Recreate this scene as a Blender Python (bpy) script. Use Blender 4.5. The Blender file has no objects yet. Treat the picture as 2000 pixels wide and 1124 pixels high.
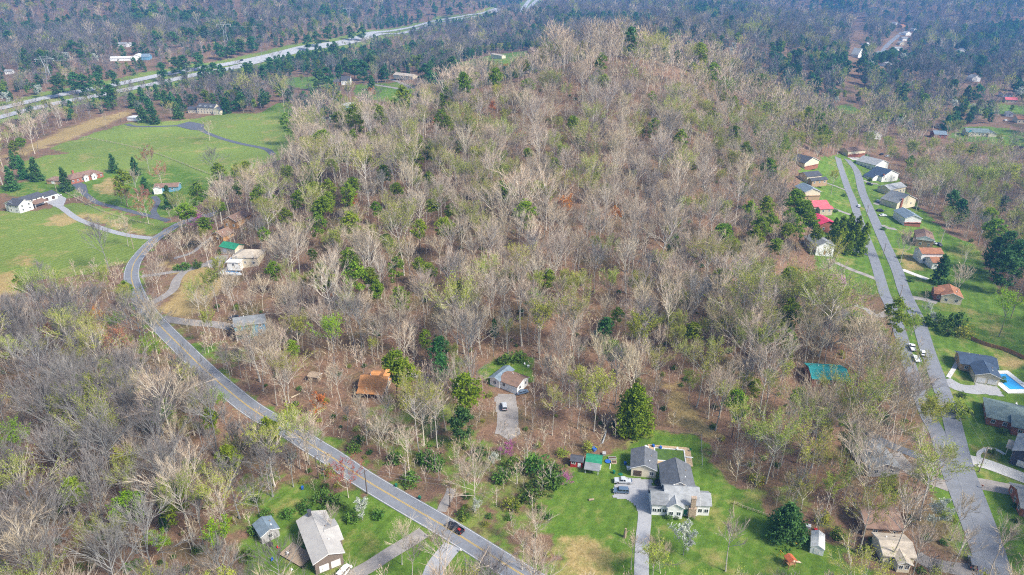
import bpy, math, random
import numpy as np
from mathutils import Vector, Matrix

# ------------------------------------------------------------------ camera, sky, sun, exposure
scene = bpy.context.scene
col = scene.collection
CAM_Z, PITCH, FPX = 150.0, math.radians(25.0), 1333.0
cam_d = bpy.data.cameras.new('camera'); cam_d.sensor_width = 36.0; cam_d.lens = 36.0 * FPX / 2000.0
cam_d.clip_start = 1.0; cam_d.clip_end = 20000.0
cam = bpy.data.objects.new('camera', cam_d); col.objects.link(cam)
cam.location = (0, 0, CAM_Z); cam.rotation_euler = (math.radians(90) - PITCH, 0, 0)
scene.camera = cam

SUN_AZ, SUN_EL = math.radians(122.0), math.radians(44.0)    # azimuth clockwise from +Y (behind the camera, to its right)
world = bpy.data.worlds.new('World'); scene.world = world; world.use_nodes = True
wn, wl = world.node_tree.nodes, world.node_tree.links
sky = wn.new('ShaderNodeTexSky'); sky.sky_type = 'NISHITA'; sky.sun_disc = False
sky.sun_elevation = SUN_EL; sky.sun_rotation = SUN_AZ; sky.air_density = 1.0; sky.dust_density = 2.0; sky.ozone_density = 1.0
wn['Background'].inputs['Strength'].default_value = 0.115
wl.new(sky.outputs[0], wn['Background'].inputs['Color'])
sun_d = bpy.data.lights.new('sun', 'SUN'); sun_d.energy = 3.1; sun_d.angle = math.radians(12.0); sun_d.color = (1.0, 0.95, 0.86)
sun = bpy.data.objects.new('sun', sun_d); col.objects.link(sun)
_sd = Vector((math.sin(SUN_AZ) * math.cos(SUN_EL), math.cos(SUN_AZ) * math.cos(SUN_EL), math.sin(SUN_EL)))
sun.rotation_euler = _sd.to_track_quat('Z', 'Y').to_euler(); sun.location = (200, -200, 400)
vs = scene.view_settings
vs.view_transform = 'Standard'; vs.look = 'None'; vs.gamma = 1.0; vs.exposure = 1.15; vs.use_curve_mapping = False
scene.render.engine = 'CYCLES'
cy = scene.cycles
cy.max_bounces = 4; cy.diffuse_bounces = 2; cy.glossy_bounces = 2; cy.transmission_bounces = 2; cy.volume_bounces = 0; cy.transparent_max_bounces = 4
cy.filter_width = 1.1; cy.use_denoising = False; cy.sample_clamp_indirect = 3.0; cy.use_adaptive_sampling = True; cy.adaptive_threshold = 0.02
cy.caustics_reflective = False; cy.caustics_refractive = False
scene.render.use_persistent_data = False

# ------------------------------------------------------------------ terrain heights (smooth surface through measured points)
def valley(Y):
    return 5.0 + 0.02 * np.maximum(Y - 850.0, 0) - 5.0 * np.clip((850.0 - Y) / 300.0, 0, 1)
CTRL = [  # X, Y, height above the valley floor
 # flat ground at the foot, house lots, road
 (-140,100,0),(0,100,0),(140,100,0),(-130,150,0),(-40,165,0),(40,165,0),(130,160,2),(-200,200,2),(-120,215,0),(-60,190,0),(30,200,0),(100,200,2),(180,220,5),
 (-300,280,2),(-210,300,0),(-235,360,0),(-180,280,0),(-100,230,1),(0,225,2),(60,235,4),(130,240,6),(230,300,5),(175,300,6),(270,420,3),(240,400,6),(330,380,0),(210,345,6),
 (-300,400,0),(-250,440,0),(-420,420,0),(-330,560,0),(-260,560,2),(-250,640,2),(-450,700,0),(-380,640,2),
 # main hill
 (-60,270,7),(40,280,9),(120,290,9),(-100,300,8),(-150,330,6),(-190,400,6),(-120,360,18),(-40,350,22),(50,360,24),(130,380,22),(190,400,12),
 (-140,420,22),(-60,430,34),(30,440,38),(120,450,36),(190,470,22),(225,500,10),(-160,480,20),(-115,510,32),(-48,550,57),(20,590,71),(87,640,78),(150,640,68),(200,650,47),(235,620,26),(250,555,12),
 (-200,520,9),(-150,570,22),(-100,620,34),(-20,660,46),(80,720,42),(200,730,14),(-200,600,6),
 # behind the hill
 (-130,780,10),(-25,800,30),(-25,890,40),(20,900,40),(-60,960,26),(150,830,8),(-190,860,10),(-300,800,3),(60,1000,24),
 (309,1100,42),(240,1000,30),(400,1200,38),(330,900,8),(427,1000,18),(290,590,0),(330,640,0),(300,700,-2),(421,868,-6),(500,800,-6),(420,600,-4),(560,640,-3),(700,900,-5),
 # far left ridge and the highway valley
 (-720,850,10),(-620,926,12),(-540,1020,12),(-435,1123,12),(-480,860,0),(-400,950,0),(-300,1060,2),(-750,1180,14),(-900,1300,22),(-700,1450,35),(-940,1700,58),(-498,1800,42),(-1200,1600,70),(-330,1350,14),(-250,1600,12),(-200,1300,4),(-120,1550,4),(-108,1935,0),(60,2400,0),(175,2809,0),
 (-330,2300,48),(-700,2300,60),(60,1500,10),(250,1700,14),(500,1700,34),(500,2300,28),(750,1500,6),(650,1250,-4),(900,1150,2),(1067,1600,14),(1400,2000,40),(1100,2300,42),(800,2000,14),(900,800,0),
 (-900,700,0),(-700,500,0),(-500,250,3),(500,250,2),(450,450,0),(700,500,0),
 # the rim
 (-3000,0,30),(3000,0,30),(-3000,3000,60),(3000,3000,60),(-1500,3400,90),(0,3600,95),(900,3500,90),(1800,3400,95),(-4000,7000,90),(0,7000,100),(4000,7000,90),(0,-1000,10),(-1000,-500,10),(1000,-500,10),
]
_C = np.array(CTRL, float); _CX = _C[:, :2] / 1000.0
def _U(r2): return np.where(r2 > 0, 0.5 * r2 * np.log(np.maximum(r2, 1e-20)), 0.0)
_n = len(_C)
_K = _U(((_CX[:, None] - _CX[None]) ** 2).sum(-1)) + np.eye(_n) * 2e-5
_P = np.c_[np.ones(_n), _CX]
_A = np.block([[_K, _P], [_P.T, np.zeros((3, 3))]])
_W = np.linalg.solve(_A, np.r_[_C[:, 2], 0, 0, 0])
def ground(X, Y):
    X = np.asarray(X, float); Y = np.asarray(Y, float); sh = X.shape
    x, y = X.ravel(), Y.ravel(); out = np.empty(len(x))
    for i in range(0, len(x), 20000):
        a = x[i:i+20000] / 1000.0; b = y[i:i+20000] / 1000.0
        r2 = (a[:, None] - _CX[None, :, 0]) ** 2 + (b[:, None] - _CX[None, :, 1]) ** 2
        out[i:i+20000] = _U(r2) @ _W[:_n] + _W[_n] + _W[_n+1] * a + _W[_n+2] * b
    out += valley(y)
    amp = np.clip((y - 250) / 900.0, 0.15, 1.0)
    out += amp * (1.3 * np.sin(x / 41 + 1.3) * np.sin(y / 53) + 2.4 * np.sin(x / 97 + y / 131) + 2.2 * np.sin(y / 88 - x / 149 + 2))
    far = np.clip((y - 1000) / 1500.0, 0, 1)
    out += far * (30 * np.sin(x / 190 + 0.7) * np.sin(y / 230) + 16 * np.sin(x / 90 + y / 260 + 1))
    return out.reshape(sh)
def gz(x, y): return float(ground(np.array([x]), np.array([y]))[0])
_T = np.concatenate([np.linspace(120, 900, 700), np.linspace(902, 5000, 900)])
_cp, _sp = math.cos(PITCH), math.sin(PITCH)
def at(px, py, up=0.0):
    """ground point seen at a pixel of the 2000-wide photograph (or the ground under a point `up` metres above it)"""
    u, v = (px - 1000) / FPX, (562 - py) / FPX
    d = np.array([u, _cp + _sp * v, -_sp + _cp * v])
    p = np.array([0, 0, CAM_Z]) + _T[:, None] * d
    h = p[:, 2] - ground(p[:, 0], p[:, 1]) - up
    k = np.where(h < 0)[0]
    k = k[0] if len(k) else len(_T) - 1
    k = max(k, 1); f = h[k-1] / (h[k-1] - h[k]) if h[k-1] != h[k] else 0.0
    t = _T[k-1] + (_T[k] - _T[k-1]) * min(max(f, 0), 1)
    x, y = d[0] * t, d[1] * t
    return Vector((x, y, gz(x, y)))
def proj(x, y, z):
    z = z - CAM_Z; dep = y * _cp - z * _sp; up = y * _sp + z * _cp
    return 1000 + FPX * x / dep, 562 - FPX * up / dep, dep

# ------------------------------------------------------------------ mesh helpers
class MB:
    def __init__(s): s.v = []; s.f = []; s.m = []
    def add(s, vs_, fs, mi=0):
        o = len(s.v); s.v += [tuple(p) for p in vs_]
        for f in fs: s.f.append(tuple(i + o for i in f)); s.m.append(mi)
    def box(s, x0, x1, y0, y1, z0, z1, mi=0):
        s.add([(x0,y0,z0),(x1,y0,z0),(x1,y1,z0),(x0,y1,z0),(x0,y0,z1),(x1,y0,z1),(x1,y1,z1),(x0,y1,z1)],
              [(0,3,2,1),(4,5,6,7),(0,1,5,4),(1,2,6,5),(2,3,7,6),(3,0,4,7)], mi)
    def tube(s, pts, rad, n=5, mi=0, cap=True):
        pts = [Vector(p) for p in pts]; vs_ = []; k = len(pts)
        for i, p in enumerate(pts):
            d = (pts[min(i+1, k-1)] - pts[max(i-1, 0)]).normalized()
            a = d.cross(Vector((0.31, 0.95, 0.02)) if abs(d.z) > .6 else Vector((0, 0, 1))).normalized(); b = d.cross(a)
            r = rad[i] if isinstance(rad, (list, tuple)) else rad
            for j in range(n):
                t = 2 * math.pi * j / n; vs_.append(p + a * (r * math.cos(t)) + b * (r * math.sin(t)))
        fs = [(i*n+j, i*n+(j+1) % n, (i+1)*n+(j+1) % n, (i+1)*n+j) for i in range(k-1) for j in range(n)]
        if cap: fs += [tuple(range(n-1, -1, -1)), tuple(range((k-1)*n, k*n))]
        s.add(vs_, fs, mi)
    def extrude(s, prof, y0, y1, mi=0):
        """profile in (x, z), pulled along y"""
        n = len(prof)
        s.add([(x, y0, z) for x, z in prof] + [(x, y1, z) for x, z in prof],
              [tuple(range(n-1, -1, -1)), tuple(range(n, 2*n))] + [(i, (i+1) % n, n+(i+1) % n, n+i) for i in range(n)], mi)
    def mesh(s, name, mats, smooth=False):
        me = bpy.data.meshes.new(name); me.from_pydata(s.v, [], s.f)
        for m in (mats if isinstance(mats, (list, tuple)) else [mats]): me.materials.append(m)
        if any(s.m): me.polygons.foreach_set('material_index', s.m)
        if smooth: me.polygons.foreach_set('use_smooth', [True] * len(s.f))
        me.update(); return me
    def build(s, name, mats, parent=None, loc=None, smooth=False):
        return obj(name, s.mesh(name, mats, smooth), parent, loc)
def obj(name, me, parent=None, loc=None, rz=0.0):
    o = bpy.data.objects.new(name, me); col.objects.link(o)
    if parent is not None: o.parent = parent
    if loc is not None: o.location = loc
    if rz: o.rotation_euler = (0, 0, rz)
    return o
def tag(o, label, cat, group=None, kind=None):
    o['label'] = label; o['category'] = cat
    if group: o['group'] = group
    if kind: o['kind'] = kind
    return o
def thing(name, label, cat, loc, rz=0.0, group=None):
    o = bpy.data.objects.new(name, None); col.objects.link(o); o.location = loc; o.rotation_euler = (0, 0, rz); o.empty_display_size = 0.5
    return tag(o, label, cat, group)
def copy_tree(o, parent=None):
    c = o.copy(); col.objects.link(c); c.parent = parent
    for ch in o.children: copy_tree(ch, c)
    return c

# ------------------------------------------------------------------ materials
def rgb(c): return (c[0], c[1], c[2], 1.0)
MATS = {}
def mat(name, c1, c2=None, scale=2.0, rough=0.8, metal=0.0, bump=0.0, rnd=0.0, spec=0.3, coord='Object', stretch=None, alt=None, trans=0.0, hue=0.0):
    if name in MATS: return MATS[name]
    m = bpy.data.materials.new(name); m.use_nodes = True; nt = m.node_tree; N, L = nt.nodes, nt.links
    b = N['Principled BSDF']; b.inputs['Roughness'].default_value = rough; b.inputs['Metallic'].default_value = metal
    b.inputs['Specular IOR Level'].default_value = spec
    if c2 is None: c2 = tuple(x * 0.78 for x in c1)
    tc = N.new('ShaderNodeTexCoord'); src = tc.outputs[coord]
    if stretch:
        mp = N.new('ShaderNodeMapping'); mp.inputs['Scale'].default_value = stretch; L.new(src, mp.inputs[0]); src = mp.outputs[0]
    no = N.new('ShaderNodeTexNoise'); no.inputs['Scale'].default_value = scale; no.inputs['Detail'].default_value = 5; no.inputs['Roughness'].default_value = 0.65
    L.new(src, no.inputs['Vector'])
    rp = N.new('ShaderNodeValToRGB'); rp.color_ramp.elements[0].position = 0.32; rp.color_ramp.elements[1].position = 0.68
    rp.color_ramp.elements[0].color = rgb(c2); rp.color_ramp.elements[1].color = rgb(c1); L.new(no.outputs[0], rp.inputs[0])
    out = rp.outputs[0]
    if alt:       # each copy leans by its own amount towards a second colour
        o2 = N.new('ShaderNodeObjectInfo'); m5 = N.new('ShaderNodeMath'); m5.operation = 'MULTIPLY'; m5.inputs[1].default_value = 7.77; L.new(o2.outputs['Random'], m5.inputs[0])
        f5 = N.new('ShaderNodeMath'); f5.operation = 'FRACT'; L.new(m5.outputs[0], f5.inputs[0]); x5 = N.new('ShaderNodeMix'); x5.data_type = 'RGBA'
        L.new(f5.outputs[0], x5.inputs[0]); L.new(out, x5.inputs[6]); x5.inputs[7].default_value = rgb(alt); out = x5.outputs[2]
    if rnd or hue:
        oi = N.new('ShaderNodeObjectInfo')
        hs = N.new('ShaderNodeHueSaturation'); L.new(out, hs.inputs['Color'])
        mr = N.new('ShaderNodeMapRange'); mr.inputs['To Min'].default_value = 1 - rnd; mr.inputs['To Max'].default_value = 1 + rnd
        L.new(oi.outputs['Random'], mr.inputs[0]); L.new(mr.outputs[0], hs.inputs['Value'])
        if hue:
            mu = N.new('ShaderNodeMath'); mu.operation = 'MULTIPLY'; mu.inputs[1].default_value = 17.31; L.new(oi.outputs['Random'], mu.inputs[0])
            fr = N.new('ShaderNodeMath'); fr.operation = 'FRACT'; L.new(mu.outputs[0], fr.inputs[0])
            m2 = N.new('ShaderNodeMapRange'); m2.inputs['To Min'].default_value = 0.5 - hue; m2.inputs['To Max'].default_value = 0.5 + hue
            L.new(fr.outputs[0], m2.inputs[0]); L.new(m2.outputs[0], hs.inputs['Hue'])
        out = hs.outputs[0]
    L.new(out, b.inputs['Base Color'])
    if bump:
        bm = N.new('ShaderNodeBump'); bm.inputs['Strength'].default_value = bump; bm.inputs['Distance'].default_value = 0.1
        L.new(no.outputs[0], bm.inputs['Height']); L.new(bm.outputs[0], b.inputs['Normal'])
    if trans:
        tr = N.new('ShaderNodeBsdfTranslucent'); L.new(out, tr.inputs[0]); mx = N.new('ShaderNodeMixShader'); mx.inputs[0].default_value = trans
        L.new(b.outputs[0], mx.inputs[1]); L.new(tr.outputs[0], mx.inputs[2]); L.new(mx.outputs[0], N['Material Output'].inputs[0])
    m.diffuse_color = rgb(c1); MATS[name] = m
    return m

# ------------------------------------------------------------------ roads, drives and cleared land, read off the photograph as pixels on the ground
def W2(pts): return [at(*p) for p in pts]
def pip(X, Y, poly):
    inside = np.zeros(X.shape, bool); n = len(poly)
    for i in range(n):
        x0, y0 = poly[i][0], poly[i][1]; x1, y1 = poly[i-1][0], poly[i-1][1]
        c = ((y0 > Y) != (y1 > Y)) & (X < (x1 - x0) * (Y - y0) / ((y1 - y0) if y1 != y0 else 1e-9) + x0); inside ^= c
    return inside
def dist_line(X, Y, pts):
    d = np.full(X.shape, 1e9)
    for a, b in zip(pts[:-1], pts[1:]):
        ax, ay, bx, by = a[0], a[1], b[0], b[1]; vx, vy = bx - ax, by - ay; L2 = vx*vx + vy*vy + 1e-9
        t = np.clip(((X-ax)*vx + (Y-ay)*vy) / L2, 0, 1)
        d = np.minimum(d, np.hypot(X-ax-t*vx, Y-ay-t*vy))
    return d
def resample(pts, step):
    """smooth curve through the points, evenly stepped in plan"""
    P = np.array([(p[0], p[1]) for p in pts]); Q = []
    n = len(P)
    for i in range(n-1):
        p0, p1, p2, p3 = P[max(i-1, 0)], P[i], P[i+1], P[min(i+2, n-1)]
        k = max(2, int(np.hypot(*(p2-p1)) / step))
        for j in range(k):
            t = j / k
            Q.append(0.5*((2*p1) + (-p0+p2)*t + (2*p0-5*p1+4*p2-p3)*t*t + (-p0+3*p1-3*p2+p3)*t**3))
    Q.append(P[-1]); return np.array(Q)

LANES = {  # name: (pixels of the centre line, width in metres, surface)
 'main_road': ([(1085,1160),(1040,1135),(1000,1111),(875,1033),(775,975),(707,934),(650,895),(612,872),(567,843),(490,798),(412,734),(360,684),(310,634),(277,592),(258,550),(259,523),(271,501),(298,472),(322,455),(350,438),(378,428),(420,418)], 7.6, 'asphalt'),
 'farm_drive': ([(92,392),(104,398),(122,407),(150,427),(190,443),(228,455),(262,462),(296,466)], 4.2, 'concrete'),
 'ranch_drive': ([(142,362),(158,372),(172,384),(192,397),(220,404),(262,415),(300,424),(330,432)], 4.0, 'dark'),
 'shed_drive': ([(300,384),(308,395),(300,412),(306,424)], 4.0, 'dark'),
 'mansion_drive': ([(248,243),(262,247),(300,247.5),(345,246),(362,243),(382,247),(398,257),(430,270),(470,281),(505,288),(524,294),(534,303)], 5.0, 'dark'),
 'loop_drive': ([(296,592),(318,581),(338,566),(346,546),(362,530),(385,522),(410,515),(430,508)], 5.0, 'gravel'),
 'inner_drive': ([(276,540),(310,536),(340,531),(362,528)], 3.4, 'gravel'),
 'upper_drive': ([(340,505),(375,494),(395,478),(418,462)], 3.2, 'gravel'),
 'blue_house_drive': ([(316,622),(340,626),(380,631),(420,634),(452,640)], 5.0, 'gravel'),
 'house_drive': ([(1253,1150),(1253,1110),(1254,1075),(1256,1045),(1259,1015),(1258,995),(1250,970),(1245,945)], 4.0, 'concrete'),
 'gravel_drive': ([(990,770),(990,785),(993,805),(990,830),(985,850)], 7.0, 'gravel'),
 'yard_drive': ([(828,1040),(800,1058),(760,1082),(720,1108),(690,1125),(660,1150)], 4.6, 'gravel'),
 'lower_drive': ([(884,1066),(868,1085),(850,1110),(840,1140)], 5.6, 'concrete'),
 'track': ([(862,1000),(868,985),(877,970),(882,955)], 3.0, 'gravel'),
 'street': ([(1655,312),(1664,322),(1676,342),(1695,401),(1717,451),(1750,523),(1767,572),(1792,624),(1812,687),(1832,742),(1855,807),(1866,850),(1884,918),(1908,983),(1934,1055),(1950,1110),(1960,1150)], 6.0, 'asphalt'),
 'frontage_road': ([(1636,308),(1642,328),(1655,366),(1675,421),(1707,506),(1727,572),(1740,600),(1760,657),(1772,702),(1790,752),(1812,812),(1832,850),(1855,918),(1880,983),(1908,1055),(1926,1110),(1936,1150)], 5.4, 'asphalt'),
 'wood_drive': ([(1660,825),(1690,842),(1735,868),(1790,890),(1846,910)], 3.6, 'dark'),
 'lower_wood_drive': ([(1745,885),(1770,912),(1800,930),(1855,952)], 5.0, 'gravel'),
 'white_drive': ([(1885,898),(1920,905),(1955,917),(2010,938)], 5.5, 'white'),
 'gravel_lane': ([(1905,944),(1940,950),(1975,957),(2020,962)], 5.5, 'gravel'),
 'garage_drive': ([(1845,742),(1870,756),(1900,762),(1925,760)], 6.0, 'concrete'),
 'bottom_drive': ([(1905,1115),(1860,1110),(1815,1100),(1790,1085)], 4.5, 'gravel'),
 'grey_house_drive': ([(1712,546),(1690,537),(1665,528),(1640,517),(1618,506)], 3.4, 'gravel'),
 'pine_drive': ([(1695,498),(1675,492),(1650,482),(1632,475)], 3.4, 'dark'),
 'red_drive': ([(1672,424),(1650,416),(1628,408),(1606,399)], 3.4, 'gravel'),
 'dark_drive': ([(1652,372),(1632,364),(1612,357)], 3.4, 'gravel'),
 'teal_lane': ([(1742,605),(1715,618),(1690,604),(1670,596)], 3.4, 'gravel'),
 'house_lane': ([(1762,688),(1735,678),(1700,666),(1672,652)], 3.6, 'gravel'),
 'court_drive': ([(1762,527),(1785,536),(1812,546)], 3.6, 'white'),
 'bend_drive': ([(1710,400),(1722,393),(1735,388),(1745,382)], 3.6, 'gravel'),
 'corner_drive': ([(1660,310),(1680,311),(1700,316)], 6.0, 'white'),
 'top_drive': ([(1686,352),(1700,358),(1715,360)], 3.4, 'gravel'),
 'red_house_drive': ([(1782,582),(1800,584),(1830,592)], 4.0, 'gravel'),
 'brick_drive': ([(1722,440),(1735,446),(1750,448)], 4.0, 'gravel'),
 'far_lane': ([(715,164),(745,168),(780,174)], 4.0, 'gravel'),
 'far_drive': ([(760,155),(778,160),(800,170),(812,172)], 4.0, 'gravel'),
 'far_street': ([(1722,105),(1730,92),(1740,82),(1752,72),(1765,60),(1770,52)], 8.0, 'asphalt'),
 'highway': ([(-140,241),(-40,222),(0,213),(100,190),(207,170),(317,147),(382,136),(450,125),(500,115),(582,95),(700,74),(762,61),(832,46),(910,31),(965,19),(1030,6),(1062,-1)], 16.0, 'highway'),
 'highway_east': ([(-140,262),(-40,240),(0,230),(100,205),(180,190),(232,179),(305,164),(382,147),(457,133),(500,122),(582,101),(700,80),(762,67),(832,51),(910,35.5),(965,24),(1040,9),(1085,0)], 16.0, 'highway'),
}
ROADS = {}
for k, (px_, w_, s_) in LANES.items():
    ROADS[k] = (resample(W2(px_), 2.0 if not s_ == 'highway' else 8.0), w_, s_)

# cleared land: (ground kind, pixels)
CLEAR = [
 ('grass', [(1092,948),(1082,985),(1066,1040),(1090,1110),(1100,1150),(1760,1150),(1690,1100),(1620,1060),(1560,1040),(1500,1000),(1470,972),(1420,940),(1385,880),(1372,848),(1275,842),(1215,872),(1130,905)]),
 ('grass', [(520,985),(600,958),(690,960),(740,985),(800,1010),(850,1048),(835,1150),(470,1150),(480,1060)]),
 ('grass', [(820,1150),(862,1062),(925,1078),(1010,1124),(1030,1150)]),
 ('grass', [(0,412),(60,415),(110,402),(150,428),(200,448),(296,470),(262,500),(225,520),(150,540),(70,548),(-60,560),(-60,412)]),
 ('grass', [(112,400),(150,395),(215,410),(290,428),(335,438),(296,462),(200,440),(150,420)]),
 ('grass', [(-40,372),(60,352),(120,330),(200,315),(330,312),(420,352),(400,395),(330,428),(250,412),(160,382),(110,395)]),
 ('grass', [(95,288),(180,262),(250,240),(360,235),(440,222),(560,222),(580,275),(548,312),(470,338),(420,350),(330,318),(220,310),(140,300)]),
 ('grass', [(40,318),(120,300),(220,300),(340,318),(300,335),(180,335),(60,360)]),
 ('grass', [(690,166),(785,160),(820,172),(790,200),(720,198),(690,185)]),
 ('grass', [(560,150),(650,148),(668,168),(600,176),(555,165)]),
 ('grass', [(900,122),(960,108),(1030,98),(1040,112),(1000,132),(900,135)]),
 ('grass', [(500,232),(540,200),(585,205),(600,215),(560,228)]),
 ('grass', [(1560,330),(1640,300),(1690,300),(1750,340),(1772,370),(1800,410),(1850,455),(1905,480),(1935,540),(1970,600),(2010,660),(2010,720),(1850,720),(1822,600),(1790,590),(1730,575),(1690,575),(1640,560),(1585,515),(1590,470),(1580,430),(1566,395)]),
 ('grass', [(1800,560),(1840,720),(1900,900),(1960,1060),(1990,1150),(2060,1150),(2060,600)]),
 ('moss', [(1640,862),(1700,858),(1790,888),(1850,920),(1870,1000),(1895,1090),(1850,1090),(1810,960),(1760,915),(1690,885),(1640,880)]),
 ('grass', [(1628,205),(1660,200),(1690,214),(1672,226),(1640,222)]),
 ('grass', [(1870,205),(1920,200),(1990,205),(2040,215),(2040,225),(1900,222)]),
 ('grass', [(1855,262),(1880,248),(1960,248),(2000,262),(2040,290),(1960,284),(1870,276)]),
 ('grass', [(1740,68),(1752,58),(1762,62),(1752,76)]),
 ('grass', [(610,92),(640,78),(690,72),(620,90)]),
 ('grass', [(930,715),(1000,690),(1040,700),(1045,735),(1030,755),(1000,765),(950,760)]),
 ('straw', [(1292,748),(1322,756),(1350,790),(1400,850),(1425,895),(1392,880),(1370,846),(1320,835),(1302,795)]),
 ('straw', [(0,308),(130,250),(250,213),(262,222),(200,248),(90,290),(0,318)]),
 ('straw', [(-40,545),(20,530),(58,552),(35,580),(-40,580)]),
 ('straw', [(395,110),(420,103),(425,112),(400,120)]),
 ('straw', [(690,48),(700,42),(715,55),(680,56)]),
 ('straw', [(930,20),(950,18),(945,26),(925,28)]),
 ('straw', [(1090,60),(1120,55),(1130,62),(1095,66)]),
 ('straw', [(300,510),(400,520),(440,545),(420,590),(370,620),(330,618),(310,600),(345,570),(350,545)]),
 ('open', [(1660,40),(1690,40),(1682,140),(1676,190),(1645,190),(1655,130)]),
 ('open', [(455,-6),(472,-6),(478,60),(462,60)]),
 ('moss', [(690,800),(760,770),(860,760),(930,800),(960,860),(1100,880),(1090,960),(1040,1060),(930,1040),(860,960),(740,900)]),
 ('moss', [(500,900),(620,930),(640,960),(520,1000),(440,1080),(430,960)]),
 ('moss', [(1460,960),(1560,930),(1640,1000),(1700,1080),(1640,1060),(1560,1010)]),
 ('moss', [(1560,560),(1640,580),(1700,640),(1640,640)]),
 ('moss', [(330,660),(450,660),(520,700),(440,720)]),
 ('open', [(820,560),(850,560),(850,575),(820,575)]),
]
CLEARW = [(k, [(p.x, p.y) for p in W2(pts)]) for k, pts in CLEAR]
# paler, drier patches in the grass
DRY = [[(90,425),(140,412),(165,432),(120,445),(85,440)],[(150,420),(200,440),(290,463),(280,445),(205,425),(165,412)],[(20,500),(60,498),(80,515),(30,525)],
 [(175,365),(215,345),(240,350),(225,385),(195,380)],[(1090,1040),(1160,1035),(1210,1070),(1215,1150),(1090,1150)],
 [(1940,690),(2010,690),(2010,720),(1955,735)],[(1740,470),(1790,500),(1810,535),(1770,530),(1750,500)],[(1380,900),(1420,940),(1440,930),(1400,870)],
 [(1690,575),(1720,575),(1735,600)],[(1880,860),(1930,870),(1960,900),(1900,895)]]
DRYW = [[(p.x, p.y) for p in W2(d)] for d in DRY]

# ------------------------------------------------------------------ ground sheet
def graded(lo, hi, step, end_lo, end_hi, g=1.07):
    mid = list(np.arange(lo, hi + 1e-6, step)); a = [lo]; s = step
    while a[-1] > end_lo: s *= g; a.append(a[-1] - s)
    b = [hi]; s = step
    while b[-1] < end_hi: s *= g; b.append(b[-1] + s)
    return np.array(a[:0:-1] + mid + b[1:])
gx = graded(-330, 330, 2.6, -5000, 5000); gy = graded(110, 620, 2.6, -900, 9000, 1.04)
GX, GY = np.meshgrid(gx, gy); GZ = ground(GX, GY)
rngg = np.random.default_rng(5)
JX = GX + 2.2 * np.sin(GX * 0.9 + GY * 0.4) + rngg.normal(0, 1.0, GX.shape); JY = GY + 2.2 * np.sin(GY * 0.8 - GX * 0.3) + rngg.normal(0, 1.0, GX.shape)
m_grass = np.zeros(GX.shape); m_straw = np.zeros(GX.shape)
for k, poly in CLEARW:
    i = pip(JX, JY, poly)
    if k == 'grass': m_grass[i] = 1
    if k == 'straw': m_straw[i] = 1
    if k == 'moss': m_grass[i] = np.maximum(m_grass[i], .52)
for poly in DRYW: m_straw[pip(JX, JY, poly)] = 0.75
m_past = np.zeros(GX.shape)
for ci in (3, 4, 6, 7): m_past[pip(JX, JY, CLEARW[ci][1])] = 1
for k in ('highway', 'highway_east'):
    m_grass[dist_line(GX, GY, ROADS[k][0][::3]) < 28] = 1; m_past[dist_line(GX, GY, ROADS[k][0][::3]) < 28] = 1
for k in ('main_road', 'street'):
    m_grass[(dist_line(JX, JY, ROADS[k][0][::4]) < (6.5 if k == 'main_road' else 9)) & (rngg.random(GX.shape) < (0.7 if k == 'main_road' else .97))] = 0.85
def blur(a):
    b = a.copy(); b[1:-1, 1:-1] = (4*a[1:-1, 1:-1] + a[:-2, 1:-1] + a[2:, 1:-1] + a[1:-1, :-2] + a[1:-1, 2:]) / 8.0; return b
for _ in range(2): m_grass = blur(m_grass); m_straw = blur(m_straw)
me = bpy.data.meshes.new('ground'); ny, nx = GX.shape
idx = np.arange(nx*ny).reshape(ny, nx)
fc = np.stack([idx[:-1, :-1], idx[:-1, 1:], idx[1:, 1:], idx[1:, :-1]], -1).reshape(-1, 4)
me.vertices.add(nx*ny); me.vertices.foreach_set('co', np.stack([GX, GY, GZ], -1).astype(np.float32).ravel())
me.loops.add(fc.size); me.loops.foreach_set('vertex_index', fc.ravel().astype(np.int32))
me.polygons.add(len(fc)); me.polygons.foreach_set('loop_start', np.arange(0, fc.size, 4, dtype=np.int32)); me.polygons.foreach_set('loop_total', np.full(len(fc), 4, np.int32))
me.polygons.foreach_set('use_smooth', np.ones(len(fc), bool))
for nm, arr in (('grass', m_grass), ('straw', m_straw), ('pasture', blur(m_past))):
    a = me.attributes.new(nm, 'FLOAT', 'POINT'); a.data.foreach_set('value', arr.astype(np.float32).ravel())
me.update(); me.validate()

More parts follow.
